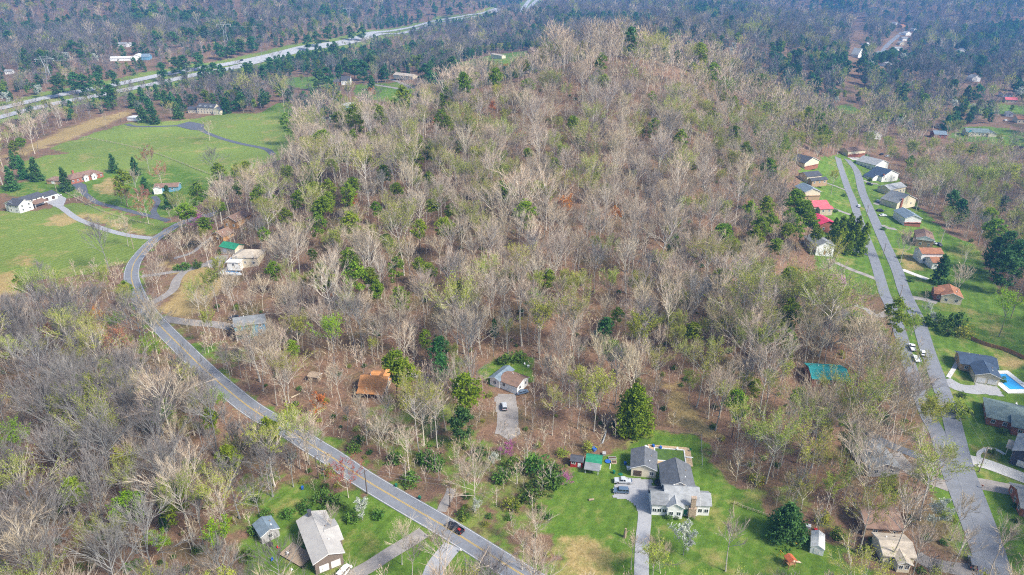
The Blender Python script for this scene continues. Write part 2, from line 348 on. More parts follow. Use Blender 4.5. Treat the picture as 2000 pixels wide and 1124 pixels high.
def ground_material():
    m = bpy.data.materials.new('leaf_litter_and_grass'); m.use_nodes = True; nt = m.node_tree; N, L = nt.nodes, nt.links
    b = N['Principled BSDF']; b.inputs['Roughness'].default_value = 0.95; b.inputs['Specular IOR Level'].default_value = 0.1
    g = N.new('ShaderNodeNewGeometry')
    def noise(sc, det=5, ro=0.6):
        n = N.new('ShaderNodeTexNoise'); n.inputs['Scale'].default_value = sc; n.inputs['Detail'].default_value = det; n.inputs['Roughness'].default_value = ro
        L.new(g.outputs['Position'], n.inputs['Vector']); return n.outputs[0]
    def ramp(f, stops):
        r = N.new('ShaderNodeValToRGB'); e = r.color_ramp.elements
        e[0].position, e[0].color = stops[0][0], rgb(stops[0][1]); e[1].position, e[1].color = stops[-1][0], rgb(stops[-1][1])
        for p, c in stops[1:-1]: x = e.new(p); x.color = rgb(c)
        L.new(f, r.inputs[0]); return r.outputs[0]
    def mix(f, a, c, bt='MIX'):
        x = N.new('ShaderNodeMix'); x.data_type = 'RGBA'; x.blend_type = bt
        if isinstance(f, float): x.inputs[0].default_value = f
        else: L.new(f, x.inputs[0])
        L.new(a, x.inputs[6]); L.new(c, x.inputs[7]); return x.outputs[2]
    def attr(n):
        a = N.new('ShaderNodeAttribute'); a.attribute_name = n; return a.outputs['Fac']
    def math_(op, a, c):
        x = N.new('ShaderNodeMath'); x.operation = op
        for i, q in enumerate((a, c)):
            if isinstance(q, float): x.inputs[i].default_value = q
            else: L.new(q, x.inputs[i])
        return x.outputs[0]
    fine, med, big, huge = noise(1.1, 6, .75), noise(.22), noise(.045), noise(.012)
    lit = ramp(fine, [(.3, (.065, .042, .030)), (.45, (.165, .098, .062)), (.58, (.265, .162, .102)), (.75, (.43, .30, .20))])
    lit2 = ramp(med, [(.3, (.125, .076, .050)), (.5, (.23, .138, .088)), (.7, (.155, .135, .070))])
    litter = mix(.45, lit, lit2)
    moss = ramp(fine, [(.35, (.035, .045, .012)), (.7, (.10, .12, .03))])
    mf = ramp(big, [(.5, (0, 0, 0)), (.68, (.6, .6, .6))]); litter = mix(mf, litter, moss)
    gr = ramp(fine, [(.28, (.045, .092, .012)), (.5, (.098, .175, .022)), (.72, (.17, .245, .04))])
    gr2 = ramp(med, [(.32, (.055, .105, .016)), (.5, (.108, .19, .025)), (.68, (.20, .24, .055))])
    grass = mix(.5, gr, gr2)
    st = ramp(fine, [(.3, (.21, .145, .052)), (.5, (.35, .255, .105)), (.72, (.48, .365, .18))])
    # pastures are paler and yellower, with faint mown bands
    pa = ramp(fine, [(.3, (.13, .17, .03)), (.5, (.20, .25, .055)), (.72, (.29, .32, .10))]); x = N.new('ShaderNodeMath'); x.operation = 'MULTIPLY'; x.inputs[1].default_value = .62; L.new(attr('pasture'), x.inputs[0]); grass = mix(x.outputs[0], grass, pa)
    wv = N.new('ShaderNodeTexWave'); wv.inputs['Scale'].default_value = .085; wv.inputs['Distortion'].default_value = 2.2; wv.inputs['Detail'].default_value = 2; wv.inputs['Detail Scale'].default_value = .6
    mp = N.new('ShaderNodeMapping'); mp.inputs['Rotation'].default_value = (0, 0, .5); L.new(g.outputs['Position'], mp.inputs[0]); L.new(mp.outputs[0], wv.inputs['Vector'])
    grass = mix(1.0, grass, ramp(wv.outputs['Fac'], [(.2, (.93, .93, .92)), (.8, (1.05, 1.06, 1.04))]), 'MULTIPLY')
    # worn and dry spots scattered through every lawn
    dry = ramp(math_('ADD', math_('MULTIPLY', big, 0.75), math_('MULTIPLY', med, 0.35)), [(.58, (0, 0, 0)), (.72, (.6, .6, .6))])
    grass = mix(dry, grass, st)
    sm = ramp(math_('ADD', attr('straw'), math_('MULTIPLY', math_('SUBTRACT', med, 0.5), 1.1)), [(.35, (0, 0, 0)), (.75, (.95, .95, .95))])
    gm = ramp(math_('ADD', attr('grass'), math_('MULTIPLY', math_('SUBTRACT', med, 0.5), 1.0)), [(.4, (0, 0, 0)), (.62, (1, 1, 1))])
    c = mix(gm, litter, grass); c = mix(sm, c, st)
    va = ramp(huge, [(.3, (.78, .78, .78)), (.7, (1.12, 1.12, 1.12))]); c = mix(1.0, c, va, 'MULTIPLY')
    L.new(c, b.inputs['Base Color'])
    bp = N.new('ShaderNodeBump'); bp.inputs['Strength'].default_value = .7; bp.inputs['Distance'].default_value = .35
    L.new(math_('ADD', fine, med), bp.inputs['Height']); L.new(bp.outputs[0], b.inputs['Normal'])
    return m
me.materials.append(ground_material())
g_o = obj('ground', me); g_o['kind'] = 'structure'; g_o['label'] = 'rolling ground of brown leaf litter with green lawns and pastures'

# ------------------------------------------------------------------ roads and drives as sheets on the ground
asph = mat('asphalt', (.20, .20, .21), (.13, .13, .14), .55, .9, spec=.2)
def road_material(name, c1, c2, crack):
    m = bpy.data.materials.new(name); m.use_nodes = True; N, L = m.node_tree.nodes, m.node_tree.links
    b = N['Principled BSDF']; b.inputs['Roughness'].default_value = .9; b.inputs['Specular IOR Level'].default_value = .15
    g = N.new('ShaderNodeNewGeometry')
    n1 = N.new('ShaderNodeTexNoise'); n1.inputs['Scale'].default_value = .35; n1.inputs['Detail'].default_value = 6; n1.inputs['Roughness'].default_value = .7
    L.new(g.outputs['Position'], n1.inputs['Vector'])
    r = N.new('ShaderNodeValToRGB'); r.color_ramp.elements[0].position = .3; r.color_ramp.elements[0].color = rgb(c2); r.color_ramp.elements[1].position = .7; r.color_ramp.elements[1].color = rgb(c1)
    L.new(n1.outputs[0], r.inputs[0])
    v = N.new('ShaderNodeTexVoronoi'); v.feature = 'DISTANCE_TO_EDGE'; v.inputs['Scale'].default_value = .11
    n2 = N.new('ShaderNodeTexNoise'); n2.inputs['Scale'].default_value = .5; n2.inputs['Detail'].default_value = 3; L.new(g.outputs['Position'], n2.inputs['Vector'])
    ad = N.new('ShaderNodeVectorMath'); ad.operation = 'MULTIPLY_ADD'; ad.inputs[1].default_value = (6, 6, 6); L.new(n2.outputs['Color'], ad.inputs[0]); L.new(g.outputs['Position'], ad.inputs[2]); L.new(ad.outputs[0], v.inputs['Vector'])
    cr = N.new('ShaderNodeValToRGB'); cr.color_ramp.elements[0].position = .0; cr.color_ramp.elements[0].color = rgb((crack,)*3); cr.color_ramp.elements[1].position = .012; cr.color_ramp.elements[1].color = (1, 1, 1, 1)
    L.new(v.outputs['Distance'], cr.inputs[0])
    x = N.new('ShaderNodeMix'); x.data_type = 'RGBA'; x.blend_type = 'MULTIPLY'; x.inputs[0].default_value = 1; L.new(r.outputs[0], x.inputs[6]); L.new(cr.outputs[0], x.inputs[7])
    L.new(x.outputs[2], b.inputs['Base Color']); return m
SURF = {'asphalt': road_material('worn_asphalt', (.215, .225, .245), (.165, .172, .188), .75), 'highway': road_material('highway_concrete', (.40, .40, .40), (.33, .33, .33), .85),
        'dark': road_material('dark_asphalt', (.13, .14, .16), (.09, .095, .11), .8), 'concrete': road_material('grey_concrete', (.36, .36, .365), (.29, .29, .295), .8),
        'gravel': road_material('gravel', (.34, .31, .28), (.20, .18, .165), .85), 'white': road_material('pale_concrete', (.58, .56, .52), (.46, .44, .41), .85)}
yel = mat('yellow_paint', (.62, .40, .05), (.40, .28, .07), 1.5, .8); wht = mat('white_line_paint', (.66, .66, .63), (.42, .42, .41), 1.2, .8)
def strip(name, line, off0, off1, lift, material, parent=None, ncross=4, dash=None):
    P = np.asarray(line); d = np.gradient(P, axis=0); d /= np.linalg.norm(d, axis=1)[:, None] + 1e-9
    nrm = np.c_[-d[:, 1], d[:, 0]]; offs = np.linspace(off0, off1, ncross + 1)
    V = (P[:, None, :] + nrm[:, None, :] * offs[None, :, None]); Z = ground(V[..., 0], V[..., 1]) + lift
    k = ncross + 1; vv = np.concatenate([V, Z[..., None]], -1).reshape(-1, 3)
    ff = [(i*k+j, i*k+j+1, (i+1)*k+j+1, (i+1)*k+j) for i in range(len(P)-1) if dash is None or (i % dash[1]) < dash[0] for j in range(ncross)]
    mb = MB(); mb.v = vv.tolist(); mb.f = ff; mb.m = [0]*len(ff)
    o = mb.build(name, material, parent, smooth=True)
    return o
_lift = {'asphalt': .10, 'highway': .6, 'dark': .085, 'concrete': .07, 'gravel': .055, 'white': .075}
_rl = {'main_road': 'grey two-lane road with a yellow centre line curving round the hill', 'highway': 'far carriageway of the divided highway', 'highway_east': 'near carriageway of the divided highway',
       'street': 'straight grey residential street', 'frontage_road': 'narrow frontage road beside the residential street'}
for i, (k, (line, w, s)) in enumerate(ROADS.items()):
    nm = 'road' if s in ('asphalt', 'highway') else 'driveway'
    lift = _lift[s] + (.02 if k in ('street',) else 0) + (i % 5) * .003
    o = strip(nm, line, -w/2, w/2, lift, SURF[s]); o['kind'] = 'structure'; o['label'] = _rl.get(k, {'dark': 'dark asphalt driveway', 'concrete': 'grey concrete driveway', 'gravel': 'rough gravel driveway', 'white': 'pale concrete driveway', 'asphalt': 'small grey street among far houses'}.get(s, 'road surface') + ' called ' + k.replace('_', ' ') if False else {'dark': 'dark asphalt driveway to a house', 'concrete': 'grey concrete driveway to a house', 'gravel': 'rough gravel driveway to a house', 'white': 'pale concrete driveway to a house', 'asphalt': 'small grey street among far houses'}.get(s))
    if k == 'main_road':
        strip('centre_line', line, .08, .24, lift + .02, yel, o, 1); strip('centre_line', line, -.24, -.08, lift + .02, yel, o, 1)
        strip('edge_line', line, w/2 - .42, w/2 - .27, lift + .02, wht, o, 1); strip('edge_line', line, -w/2 + .27, -w/2 + .42, lift + .02, wht, o, 1)
    if s == 'highway':
        strip('edge_line', line, w/2 - 2.4, w/2 - 2.1, lift + .12, wht, o, 1); strip('edge_line', line, -w/2 + 1.6, -w/2 + 1.9, lift + .12, wht, o, 1)
        strip('lane_line', line, -.5, -.25, lift + .12, wht, o, 1, dash=(1, 2))
def patch(name, pix, material, lift, label):
    """flat paved area: a fan of small quads dropped on the ground"""
    w = [(p.x, p.y) for p in W2(pix)]; xs = [p[0] for p in w]; ys = [p[1] for p in w]
    X, Y = np.meshgrid(np.arange(min(xs), max(xs) + .6, .6), np.arange(min(ys), max(ys) + .6, .6)); ins = pip(X + .3, Y + .3, w); Z = ground(X, Y) + lift
    r, c = X.shape; ff = [(i*c+j, i*c+j+1, (i+1)*c+j+1, (i+1)*c+j) for i in range(r-1) for j in range(c-1) if ins[i, j]]
    mb = MB(); mb.v = np.stack([X, Y, Z], -1).reshape(-1, 3).tolist(); mb.f = ff; mb.m = [0]*len(ff)
    o = mb.build(name, material); o['kind'] = 'structure'; o['label'] = label; return o
patch('driveway', [(1203,932),(1274,938),(1272,975),(1271,992),(1262,1010),(1247,1000),(1238,985),(1222,976),(1197,973),(1199,962)], SURF['concrete'], .10, 'grey parking apron beside the white house')
patch('driveway', [(966,775),(1004,772),(1012,800),(1015,850),(995,862),(975,850)], SURF['gravel'], .09, 'gravel parking area below the pale cottage')
patch('driveway', [(95,386),(112,378),(130,388),(124,403),(104,404)], SURF['concrete'], .10, 'grey parking court beside the white farmhouse')
patch('driveway', [(403,512),(425,500),(448,498),(440,515),(420,525),(405,522)], SURF['gravel'], .09, 'gravel parking court by the pool house')
patch('driveway', [(1905,748),(1950,757),(1960,775),(1930,772),(1900,760)], SURF['concrete'], .11, 'pale concrete apron before the double garage')
patch('driveway', [(340,246),(370,238),(398,243),(400,256),(372,254)], SURF['dark'], .2, 'dark asphalt turning circle before the mansion')
patch('driveway', [(138,358),(150,352),(168,362),(172,376),(155,374)], SURF['dark'], .14, 'dark asphalt court before the brick ranch house')

# ------------------------------------------------------------------ buildings
HAZE = 0.0002
BUILT = []     # (x, y, radius) kept free of trees
SEEN = []      # (pixel box, depth) of things the photograph shows in the open
def wallm(n, c): return mat('wall_' + n, c, tuple(x*.86 for x in c), .9, .85)
def roofm(n, c): return mat('roof_' + n, c, tuple(x*.62 for x in c), .55, .9, stretch=(1.0, 1.0, 3.0))
WHITE, CREAM, GREYW = wallm('white', (.80, .79, .76)), wallm('cream', (.68, .60, .44)), wallm('grey_siding', (.40, .39, .38))
BRICK, TANB, BROWNB = mat('red_brick', (.36, .14, .085), (.25, .09, .06), 5, .9), mat('tan_brick', (.45, .31, .19), (.34, .22, .13), 5, .9), mat('brown_brick', (.22, .17, .14), (.14, .11, .09), 5, .9)
BLUEW, NAVYW, REDW, WOODW, TANW = wallm('blue', (.16, .33, .46)), wallm('slate', (.075, .075, .10)), wallm('barn_red', (.42, .035, .025)), wallm('cedar', (.52, .29, .12)), wallm('tan', (.52, .43, .31))
R_PALE = mat('roof_pale_grey', (.44, .42, .385), (.36, .34, .315), .35, .9); R_SLATE = roofm('slate', (.145, .155, .17)); R_GREY, R_DARK, R_LGREY = roofm('grey', (.24, .25, .255)), roofm('charcoal', (.085, .09, .105)), roofm('light_grey', (.36, .37, .37))
R_BLUE, R_NAVY, R_TAN = roofm('blue_grey', (.19, .25, .30)), roofm('navy', (.055, .085, .135)), roofm('tan', (.50, .43, .34))
R_BROWN, R_ORANGE, R_RED, R_PINK = roofm('brown', (.26, .165, .12)), roofm('orange', (.62, .28, .10)), roofm('rose', (.62, .14, .16)), roofm('pink', (.68, .055, .13))
R_TEAL, R_GREEN, R_MAUVE, R_RUST, R_GG, R_WHITE = roofm('teal', (.035, .30, .30)), roofm('green', (.03, .26, .14)), roofm('mauve', (.38, .20, .27)), roofm('rust', (.38, .17, .09)), roofm('grey_green', (.17, .225, .215)), roofm('white', (.70, .70, .67))
TRIM = mat('white_trim', (.80, .80, .78), (.68, .68, .66), 3, .6); DOORM = mat('garage_door_white', (.74, .73, .69), (.64, .63, .60), 2, .6); DOORB = mat('dark_door', (.10, .07, .05), None, 2, .6); DOORG = mat('green_door', (.02, .16, .09), None, 2, .6)
GLASS = mat('window_glass', (.045, .06, .075), (.02, .03, .04), .6, .08, spec=.8)
STONE = mat('chimney_stone', (.50, .40, .29), (.24, .16, .11), 3.5, .95, bump=.6)
WOOD = mat('weathered_wood', (.38, .29, .20), (.24, .18, .125), 2.5, .9); WOODP = mat('pale_wood', (.58, .47, .33), (.42, .33, .22), 2.5, .9); RUSTW = mat('rusty_wood', (.42, .22, .11), (.28, .14, .075), 2.5, .9)
_wm = {}
def window_mesh(w, h):
    k = (round(w, 2), round(h, 2))
    if k not in _wm:
        f = MB(); t = .13
        f.box(-w/2-t, w/2+t, -.06, .02, -h/2-t, -h/2); f.box(-w/2-t, w/2+t, -.06, .02, h/2, h/2+t); f.box(-w/2-t, -w/2, -.06, .02, -h/2, h/2); f.box(w/2, w/2+t, -.06, .02, -h/2, h/2); f.box(-.04, .04, -.05, .02, -h/2, h/2)
        p = MB(); p.box(-w/2, w/2, -.03, .015, -h/2, h/2); _wm[k] = (f.mesh('window', TRIM), p.mesh('pane', GLASS))
    return _wm[k]
_dm = {}
def door_mesh(w, h, m):
    k = (w, h, m.name)
    if k not in _dm:
        f = MB(); f.box(-w/2, w/2, -.07, .02, 0, h)
        for i in range(1, 4): f.box(-w/2+.05, w/2-.05, -.085, -.07, h*i/4-.03, h*i/4+.03)
        q = MB(); q.box(w*.36, w*.42, -.14, -.07, h*.45, h*.5); _dm[k] = (f.mesh('door', m), q.mesh('handle', TRIM))
    return _dm[k]
SIDE = {'f': 0.0, 'r': math.pi/2, 'l': -math.pi/2, 'b': math.pi}
def on_wall(B, side, f, z):
    x0, x1, y0, y1 = B['r']
    return {'f': (x0 + (x1-x0)*f, y0, z), 'b': (x1 - (x1-x0)*f, y1, z), 'r': (x1, y0 + (y1-y0)*f, z), 'l': (x0, y1 - (y1-y0)*f, z)}[side]
def add_window(e, B, side, f, z, w=1.1, h=1.3):
    fm, pm = window_mesh(w, h); o = obj('window', fm, e, on_wall(B, side, f, z), SIDE[side]); obj('pane', pm, o)
def add_door(e, B, side, f, w=1.0, h=2.1, m=None, z=0.0, name='door'):
    fm, hm_ = door_mesh(w, h, m or DOORB); o = obj(name, fm, e, on_wall(B, side, f, z), SIDE[side]); obj('handle', hm_, o)
def block(e, B, W):
    x0, x1 = B['x'][0] * W, B['x'][1] * W; y0, y1 = B['y']; h, p, ov, t = B.get('h', 2.8), B.get('p', .42), B.get('ov', .45), B.get('t', .2); rf = B.get('roof', 'x'); zb = B.get('z0', -1.6)
    B['r'] = (x0, x1, y0, y1); wm, rm = B['wall'], B['rm']; hw = h - .03
    w = MB(); r = MB()
    if rf in ('x', 'y'):
        a0, a1, b0, b1 = (y0, y1, x0, x1) if rf == 'x' else (x0, x1, y0, y1); am, half = (a0+a1)/2, (a1-a0)/2
        wp = [(a0, zb), (a1, zb), (a1, hw), (am, hw + p*half), (a0, hw)]
        rp = [(a0-ov, h-p*ov), (am, h+p*half), (a1+ov, h-p*ov), (a1+ov, h-p*ov+t), (am, h+p*half+t), (a0-ov, h-p*ov+t)]
        w.extrude(wp, b0, b1); r.extrude(rp, b0-ov, b1+ov)
        if rf == 'x':
            for q in (w, r): q.v = [(y, x, z) for x, y, z in q.v]; q.f = [tuple(reversed(f)) for f in q.f]
        top = h + p*half
        # ridge cap
        c = MB(); c.extrude([(am-.18, top+t-.10), (am+.18, top+t-.10), (am, top+t+.05)], b0-ov+.02, b1+ov-.02)
        if rf == 'x': c.v = [(y, x, z) for x, y, z in c.v]
    elif rf == 'hip':
        w.box(x0, x1, y0, y1, zb, hw); ze = h - p*ov; X0, X1, Y0, Y1 = x0-ov, x1+ov, y0-ov, y1+ov; m = min(X1-X0, Y1-Y0)/2; zt = ze + p*m
        ra, rb = ((X0+m, (Y0+Y1)/2, zt), (X1-m, (Y0+Y1)/2, zt)) if X1-X0 >= Y1-Y0 else (((X0+X1)/2, Y0+m, zt), ((X0+X1)/2, Y1-m, zt))
        e4 = [(X0,Y0,ze),(X1,Y0,ze),(X1,Y1,ze),(X0,Y1,ze)]
        if X1-X0 >= Y1-Y0: fs = [(0,1,5,4),(1,2,5),(2,3,4,5),(3,0,4),(3,2,1,0)]
        else: fs = [(0,1,4),(1,2,5,4),(2,3,5),(3,0,4,5),(3,2,1,0)]
        r.add(e4 + [ra, rb], fs); top = zt; c = None
    elif rf == 'lean':       # slopes down towards the front
        d = y1 - y0; hb = h + p*d
        w.add([(x0,y0,zb),(x1,y0,zb),(x1,y1,zb),(x0,y1,zb),(x0,y0,hw),(x1,y0,hw),(x1,y1,hb-.03),(x0,y1,hb-.03)], [(0,3,2,1),(4,5,6,7),(0,1,5,4),(1,2,6,5),(2,3,7,6),(3,0,4,7)])
        r.add([(x0-.3,y0-ov,h-p*ov),(x1+.3,y0-ov,h-p*ov),(x1+.3,y1-.02,hb),(x0-.3,y1-.02,hb),(x0-.3,y0-ov,h-p*ov+t),(x1+.3,y0-ov,h-p*ov+t),(x1+.3,y1-.02,hb+t),(x0-.3,y1-.02,hb+t)], [(0,3,2,1),(4,5,6,7),(0,1,5,4),(1,2,6,5),(2,3,7,6),(3,0,4,7)]); top = hb; c = None
    elif rf == 'flat':
        w.box(x0, x1, y0, y1, zb, hw); r.box(x0-ov, x1+ov, y0-ov, y1+ov, h, h+t+.1); top = h; c = None
    if not B.get('open'): w.build('wall', wm, e)
    else:
        for (px_, py_) in ((x0+.12, y0+.12), (x1-.12, y0+.12)):
            q = MB(); q.box(px_-.09, px_+.09, py_-.09, py_+.09, zb, hw); q.build('post', TRIM, e)
    ro = r.build('roof', rm, e); B['ro'] = ro; B['top'] = top
    if c is not None: c.build('ridge_cap', rm, ro)
    if rf in ('x', 'y') and B.get('gut', 1):     # pale boards along the rakes
        for bb in (b0-ov-.035, b1+ov+.005):
            q = MB(); q.extrude([(a0-ov, h-p*ov-.06), (am, h+p*half-.06), (a1+ov, h-p*ov-.06), (a1+ov, h-p*ov+t*.8), (am, h+p*half+t*.8), (a0-ov, h-p*ov+t*.8)], bb, bb+.03)
            if rf == 'x': q.v = [(y, x, z) for x, y, z in q.v]
            q.build('rake_board', B.get('trim', TRIM), ro)
    if rf in ('x', 'y') and (x1-x0) > 5 and B.get('gut', 1):
        for f1, f2 in ((.3, .72), (.62, .80)):
            bb = b0 + (b1-b0)*f1; aa = a0 + (a1-a0)*f2; zz = h + p*(a1-aa); q = MB()
            if rf == 'x': q.box(bb-.15, bb+.15, aa-.15, aa+.15, zz-.1, zz+.55)
            else: q.box(aa-.15, aa+.15, bb-.15, bb+.15, zz-.1, zz+.55)
            q.build('vent', TRIM if f1 < .5 else WOOD, ro)
    sides = B.get('win', 'flr')
    for sd in sides:
        L = (x1-x0) if sd in 'fb' else (y1-y0); n = B.get('nw', max(1, int(L / 3.4))) if sd == 'f' or 'nw' not in B else max(1, int(L / 3.4))
        for lv in range(B.get('levels', 1)):
            for i in range(n):
                f = (i + .5) / n
                if any(s2 == sd and abs(f2 - f) * L < w2/2 + .75 and lv == 0 for s2, f2, w2 in B.get('doors_at', [])): continue
                if L > 1.6: add_window(e, B, sd, f, 1.55 + 2.7 * lv, min(1.1, L*.3), B.get('wh', 1.25))
def house(label, p0, p1, blocks, name='house', cat='house', open_view=1.0, group=None, lift=0.0, clear=0.5):
    a, b = at(*p0), at(*p1); W = math.hypot(b.x-a.x, b.y-a.y); rz = math.atan2(b.y-a.y, b.x-a.x)
    z = max(a.z, b.z) + .25 + lift
    e = thing(name, label, cat, (a.x, a.y, z), rz, group)
    for B in blocks:
        B['doors_at'] = [(d[0], d[1], d[2]) for d in B.get('doors', [])]
        block(e, B, W)
        for d in B.get('doors', []):      # side, place along the wall, width, height, material
            add_door(e, B, d[0], d[1], d[2], d[3], d[4], name='garage_door' if d[2] > 2 else 'door')
        for ch in B.get('chimneys', []):  # x fraction, y, width, depth, top, material
            x = B['r'][0] + (B['r'][1]-B['r'][0]) * ch[0]; q = MB(); zb = ch[6] if len(ch) > 6 else B['h'] * .6
            q.box(x-ch[2]/2, x+ch[2]/2, ch[1]-ch[3]/2, ch[1]+ch[3]/2, zb, ch[4]); q.box(x-ch[2]/2-.12, x+ch[2]/2+.12, ch[1]-ch[3]/2-.12, ch[1]+ch[3]/2+.12, ch[4], ch[4]+.15); q.build('chimney', ch[5], B['ro'])
    ys = [y for B in blocks for y in B['y']]; xs = [x*W for B in blocks for x in B['x']]
    cx, cy_ = (min(xs)+max(xs))/2, (min(ys)+max(ys))/2; c, s = math.cos(rz), math.sin(rz)
    wx, wy = a.x + cx*c - cy_*s, a.y + cx*s + cy_*c; BUILT.append((wx, wy, max(max(xs)-min(xs), max(ys)-min(ys))/2 * 1.08 + clear))
    pts = [proj(a.x + x*c - y*s, a.y + x*s + y*c, z + q) for x in (min(xs), max(xs)) for y in (min(ys), max(ys)) for q in (0, 4.5)]
    SEEN.append((min(p[0] for p in pts), max(p[0] for p in pts), min(p[1] for p in pts), max(p[1] for p in pts), min(p[2] for p in pts), open_view))
    e['_w'] = W; return e
def b1(x, y, h, roof, wall, rm, **k): return dict(x=x, y=y, h=h, roof=roof, wall=wall, rm=rm, **k)

# the white house in the clearing
wh = house('white house with grey roofs and a tall stone chimney in the lawn clearing', (1272,1006), (1385,1012), [
  b1((0,.26), (0,6.2), 4.1, 'x', WHITE, R_GREY, p=.62, win='fl', nw=3),
  b1((.24,.80), (.5,8.6), 4.2, 'x', WHITE, R_LGREY, p=.72, win='f', nw=4, doors=[('f', .62, 1.1, 2.1, DOORG)], chimneys=[(.80, -.45, 2.1, 1.1, 3.6, STONE, -1), (.80, -.45, 1.35, .9, 7.6, STONE, 3.5)]),
  b1((.26,.52), (-1.0,4.0), 4.2, 'y', WHITE, R_LGREY, p=.62, win='f', nw=2),
  b1((.785,1.0), (.9,6.6), 4.0, 'x', WHITE, R_LGREY, p=.62, win='fr', nw=2),
  b1((.25,.80), (8.0,19.0), 3.6, 'y', WHITE, R_SLATE, p=.55, win='lr'),
  b1((.0,.24), (6.5,8.9), 2.6, 'flat', WHITE, R_DARK, win='', t=.1)])
garage = house('cream detached garage with a dark gable roof beside the driveway', (1232,930), (1280,935), [b1((0,1), (0,9.0), 3.2, 'y', CREAM, R_SLATE, p=.42, win='fl', nw=3, doors=[('f', .26, 2.6, 2.1, DOORB)])], name='garage', cat='garage')
house('red shed with white trim and a dark gable roof', (1114,912), (1137,915), [b1((0,1), (0,3.2), 2.2, 'x', REDW, R_DARK, p=.55, win='f', nw=2, ov=.2, wh=.8, doors=[('f', .74, 1.0, 1.8, TRIM)])], name='shed', cat='shed')
house('green metal-roofed shed with a grey lean-to front', (1144,915), (1173,919), [b1((0,1), (0,4.2), 2.5, 'x', WHITE, R_GREEN, p=.6, win='', ov=.25, gut=0), b1((.0,.9), (-2.6,-.05), 1.7, 'lean', GREYW, R_GREY, p=.28, win='', open=True)], name='shed', cat='shed')
house('white canopy shed beside the dark juniper', (1581,1080), (1607,1087), [b1((0,1), (0,6.0), 2.2, 'y', WHITE, R_WHITE, p=.55, win='', ov=.15, doors=[('f', .5, 1.6, 1.8, DOORM)])], name='shed', cat='shed')
# by the lower road
house('tan-roofed brick house with garage doors beside the wooden deck', (618,1124), (672,1102), [
  b1((0,1), (0,17.5), 4.4, 'y', BROWNB, R_PALE, p=.38, win='r', ov=.6, doors=[('f', .30, 2.6, 2.3, DOORM), ('f', .72, 2.6, 2.3, DOORM)], chimneys=[(.42, 16.6, .9, .9, 7.6, R_DARK)]),
  b1((.72,1.16), (4.5,13.0), 4.5, 'x', BROWNB, R_PALE, p=.28, win='', ov=.4)])
house('grey shed with a blue-grey roof beside the tan-roofed house', (513,1064), (547,1047), [b1((0,1), (0,6.0), 2.7, 'y', GREYW, R_BLUE, p=.45, win='f', nw=1, ov=.3)], name='shed', cat='shed')
# in the woods under the hill
house('orange-roofed house among tall bare trees', (703,768), (754,771), [
  b1((0,1), (0,7.5), 3.2, 'x', TANW, R_ORANGE, p=.55, win='fr'), b1((.02,.98), (-3.4,-.05), 2.1, 'lean', TANW, R_ORANGE, p=.22, open=True, win=''), b1((.55,1.0), (5.0,12.5), 3.2, 'y', TANW, R_ORANGE, p=.62, win=''), b1((.25,.56), (7.4,11.0), 3.0, 'x', TANW, R_ORANGE, p=.35, win='')])
house('pale cottage with a blue-grey roof above the gravel drive', (959,750), (1010,772), [
  b1((0,.36), (-.6,9.2), 3.0, 'y', WHITE, R_BLUE, p=.42, win='f', nw=1), b1((.33,1.0), (0,8.0), 2.8, 'x', WHITE, R_BROWN, p=.34, win='fr', doors=[('f', .65, 1.8, 2.1, DOORM)])])
house('blue house with a grey roof and a raised deck', (462,664), (520,652), [b1((0,1), (0,9.0), 5.2, 'x', BLUEW, R_GREY, p=.42, levels=2, win='fl'), b1((.05,.5), (-2.8,-.05), 2.6, 'flat', BLUEW, WOOD, open=True, win='', t=.05)])
house('brown house with a cedar gable above the loop drive', (439,450), (464,447), [b1((0,1), (0,14.0), 4.2, 'y', WOODW, R_BROWN, p=.55, win='f', nw=2)])
house('small brown cabin with a cedar gable below the brown house', (416,473), (437,474), [b1((0,1), (0,8.0), 3.2, 'y', WOODW, R_BROWN, p=.55, win='f', nw=1)], name='cabin', cat='cabin')
house('tan-roofed pool house with white decks', (452,527), (505,520), [b1((0.1,1), (0,11.0), 4.6, 'hip', CREAM, R_TAN, p=.42, win='fl', levels=2), b1((.0,.45), (-3.5,2.0), 3.0, 'flat', WHITE, WHITE, win='f', t=.1)])
house('cream shed with a green metal roof beside the pool house', (432,496), (460,498), [b1((0,1), (0,7.0), 3.0, 'x', CREAM, R_GREEN, p=.45, win='', gut=0, doors=[('f', .3, 2.4, 2.1, DOORM)])], name='shed', cat='shed')
house('low weathered hut at the edge of the wood near the road', (602,745), (621,748), [b1((0,1), (0,3.5), 2.0, 'x', WOOD, WOOD, p=.3, win='', ov=.2)], name='shed', cat='shed')
# left-hand farms
house('white farmhouse with dark roofs at the field edge', (38,417), (97,398), [
  b1((.05,1.0), (4.0,13.0), 5.2, 'x', WHITE, R_DARK, p=.45, levels=2, win='fl'), b1((.0,.44), (-1.0,9.0), 5.2, 'y', WHITE, R_DARK, p=.55, levels=2, win='fl'),
  b1((.50,.92), (-1.2,3.9), 2.6, 'lean', WHITE, R_BROWN, p=.22, win='', open=True), b1((.92,1.5), (5.5,13.5), 3.4, 'x', WHITE, R_DARK, p=.45, win='', doors=[('f', .35, 2.6, 2.2, DOORB), ('f', .75, 2.6, 2.2, DOORB)])])
house('brick ranch house with a broad brown roof and white dormers', (140,361), (203,346), [
  b1((0,1), (0,11.0), 3.4, 'hip', BRICK, R_BROWN, p=.5, win='fr', doors=[('f', .5, 1.1, 2.1, TRIM)], chimneys=[(.22, 6.0, 1.3, 1.0, 8.2, BRICK)]),
  b1((.38,.52), (-1.2,5.0), 3.6, 'y', WHITE, R_BROWN, p=.6, win='f', nw=1), b1((.62,.76), (-1.2,5.0), 3.6, 'y', WHITE, R_BROWN, p=.6, win='f', nw=1)])
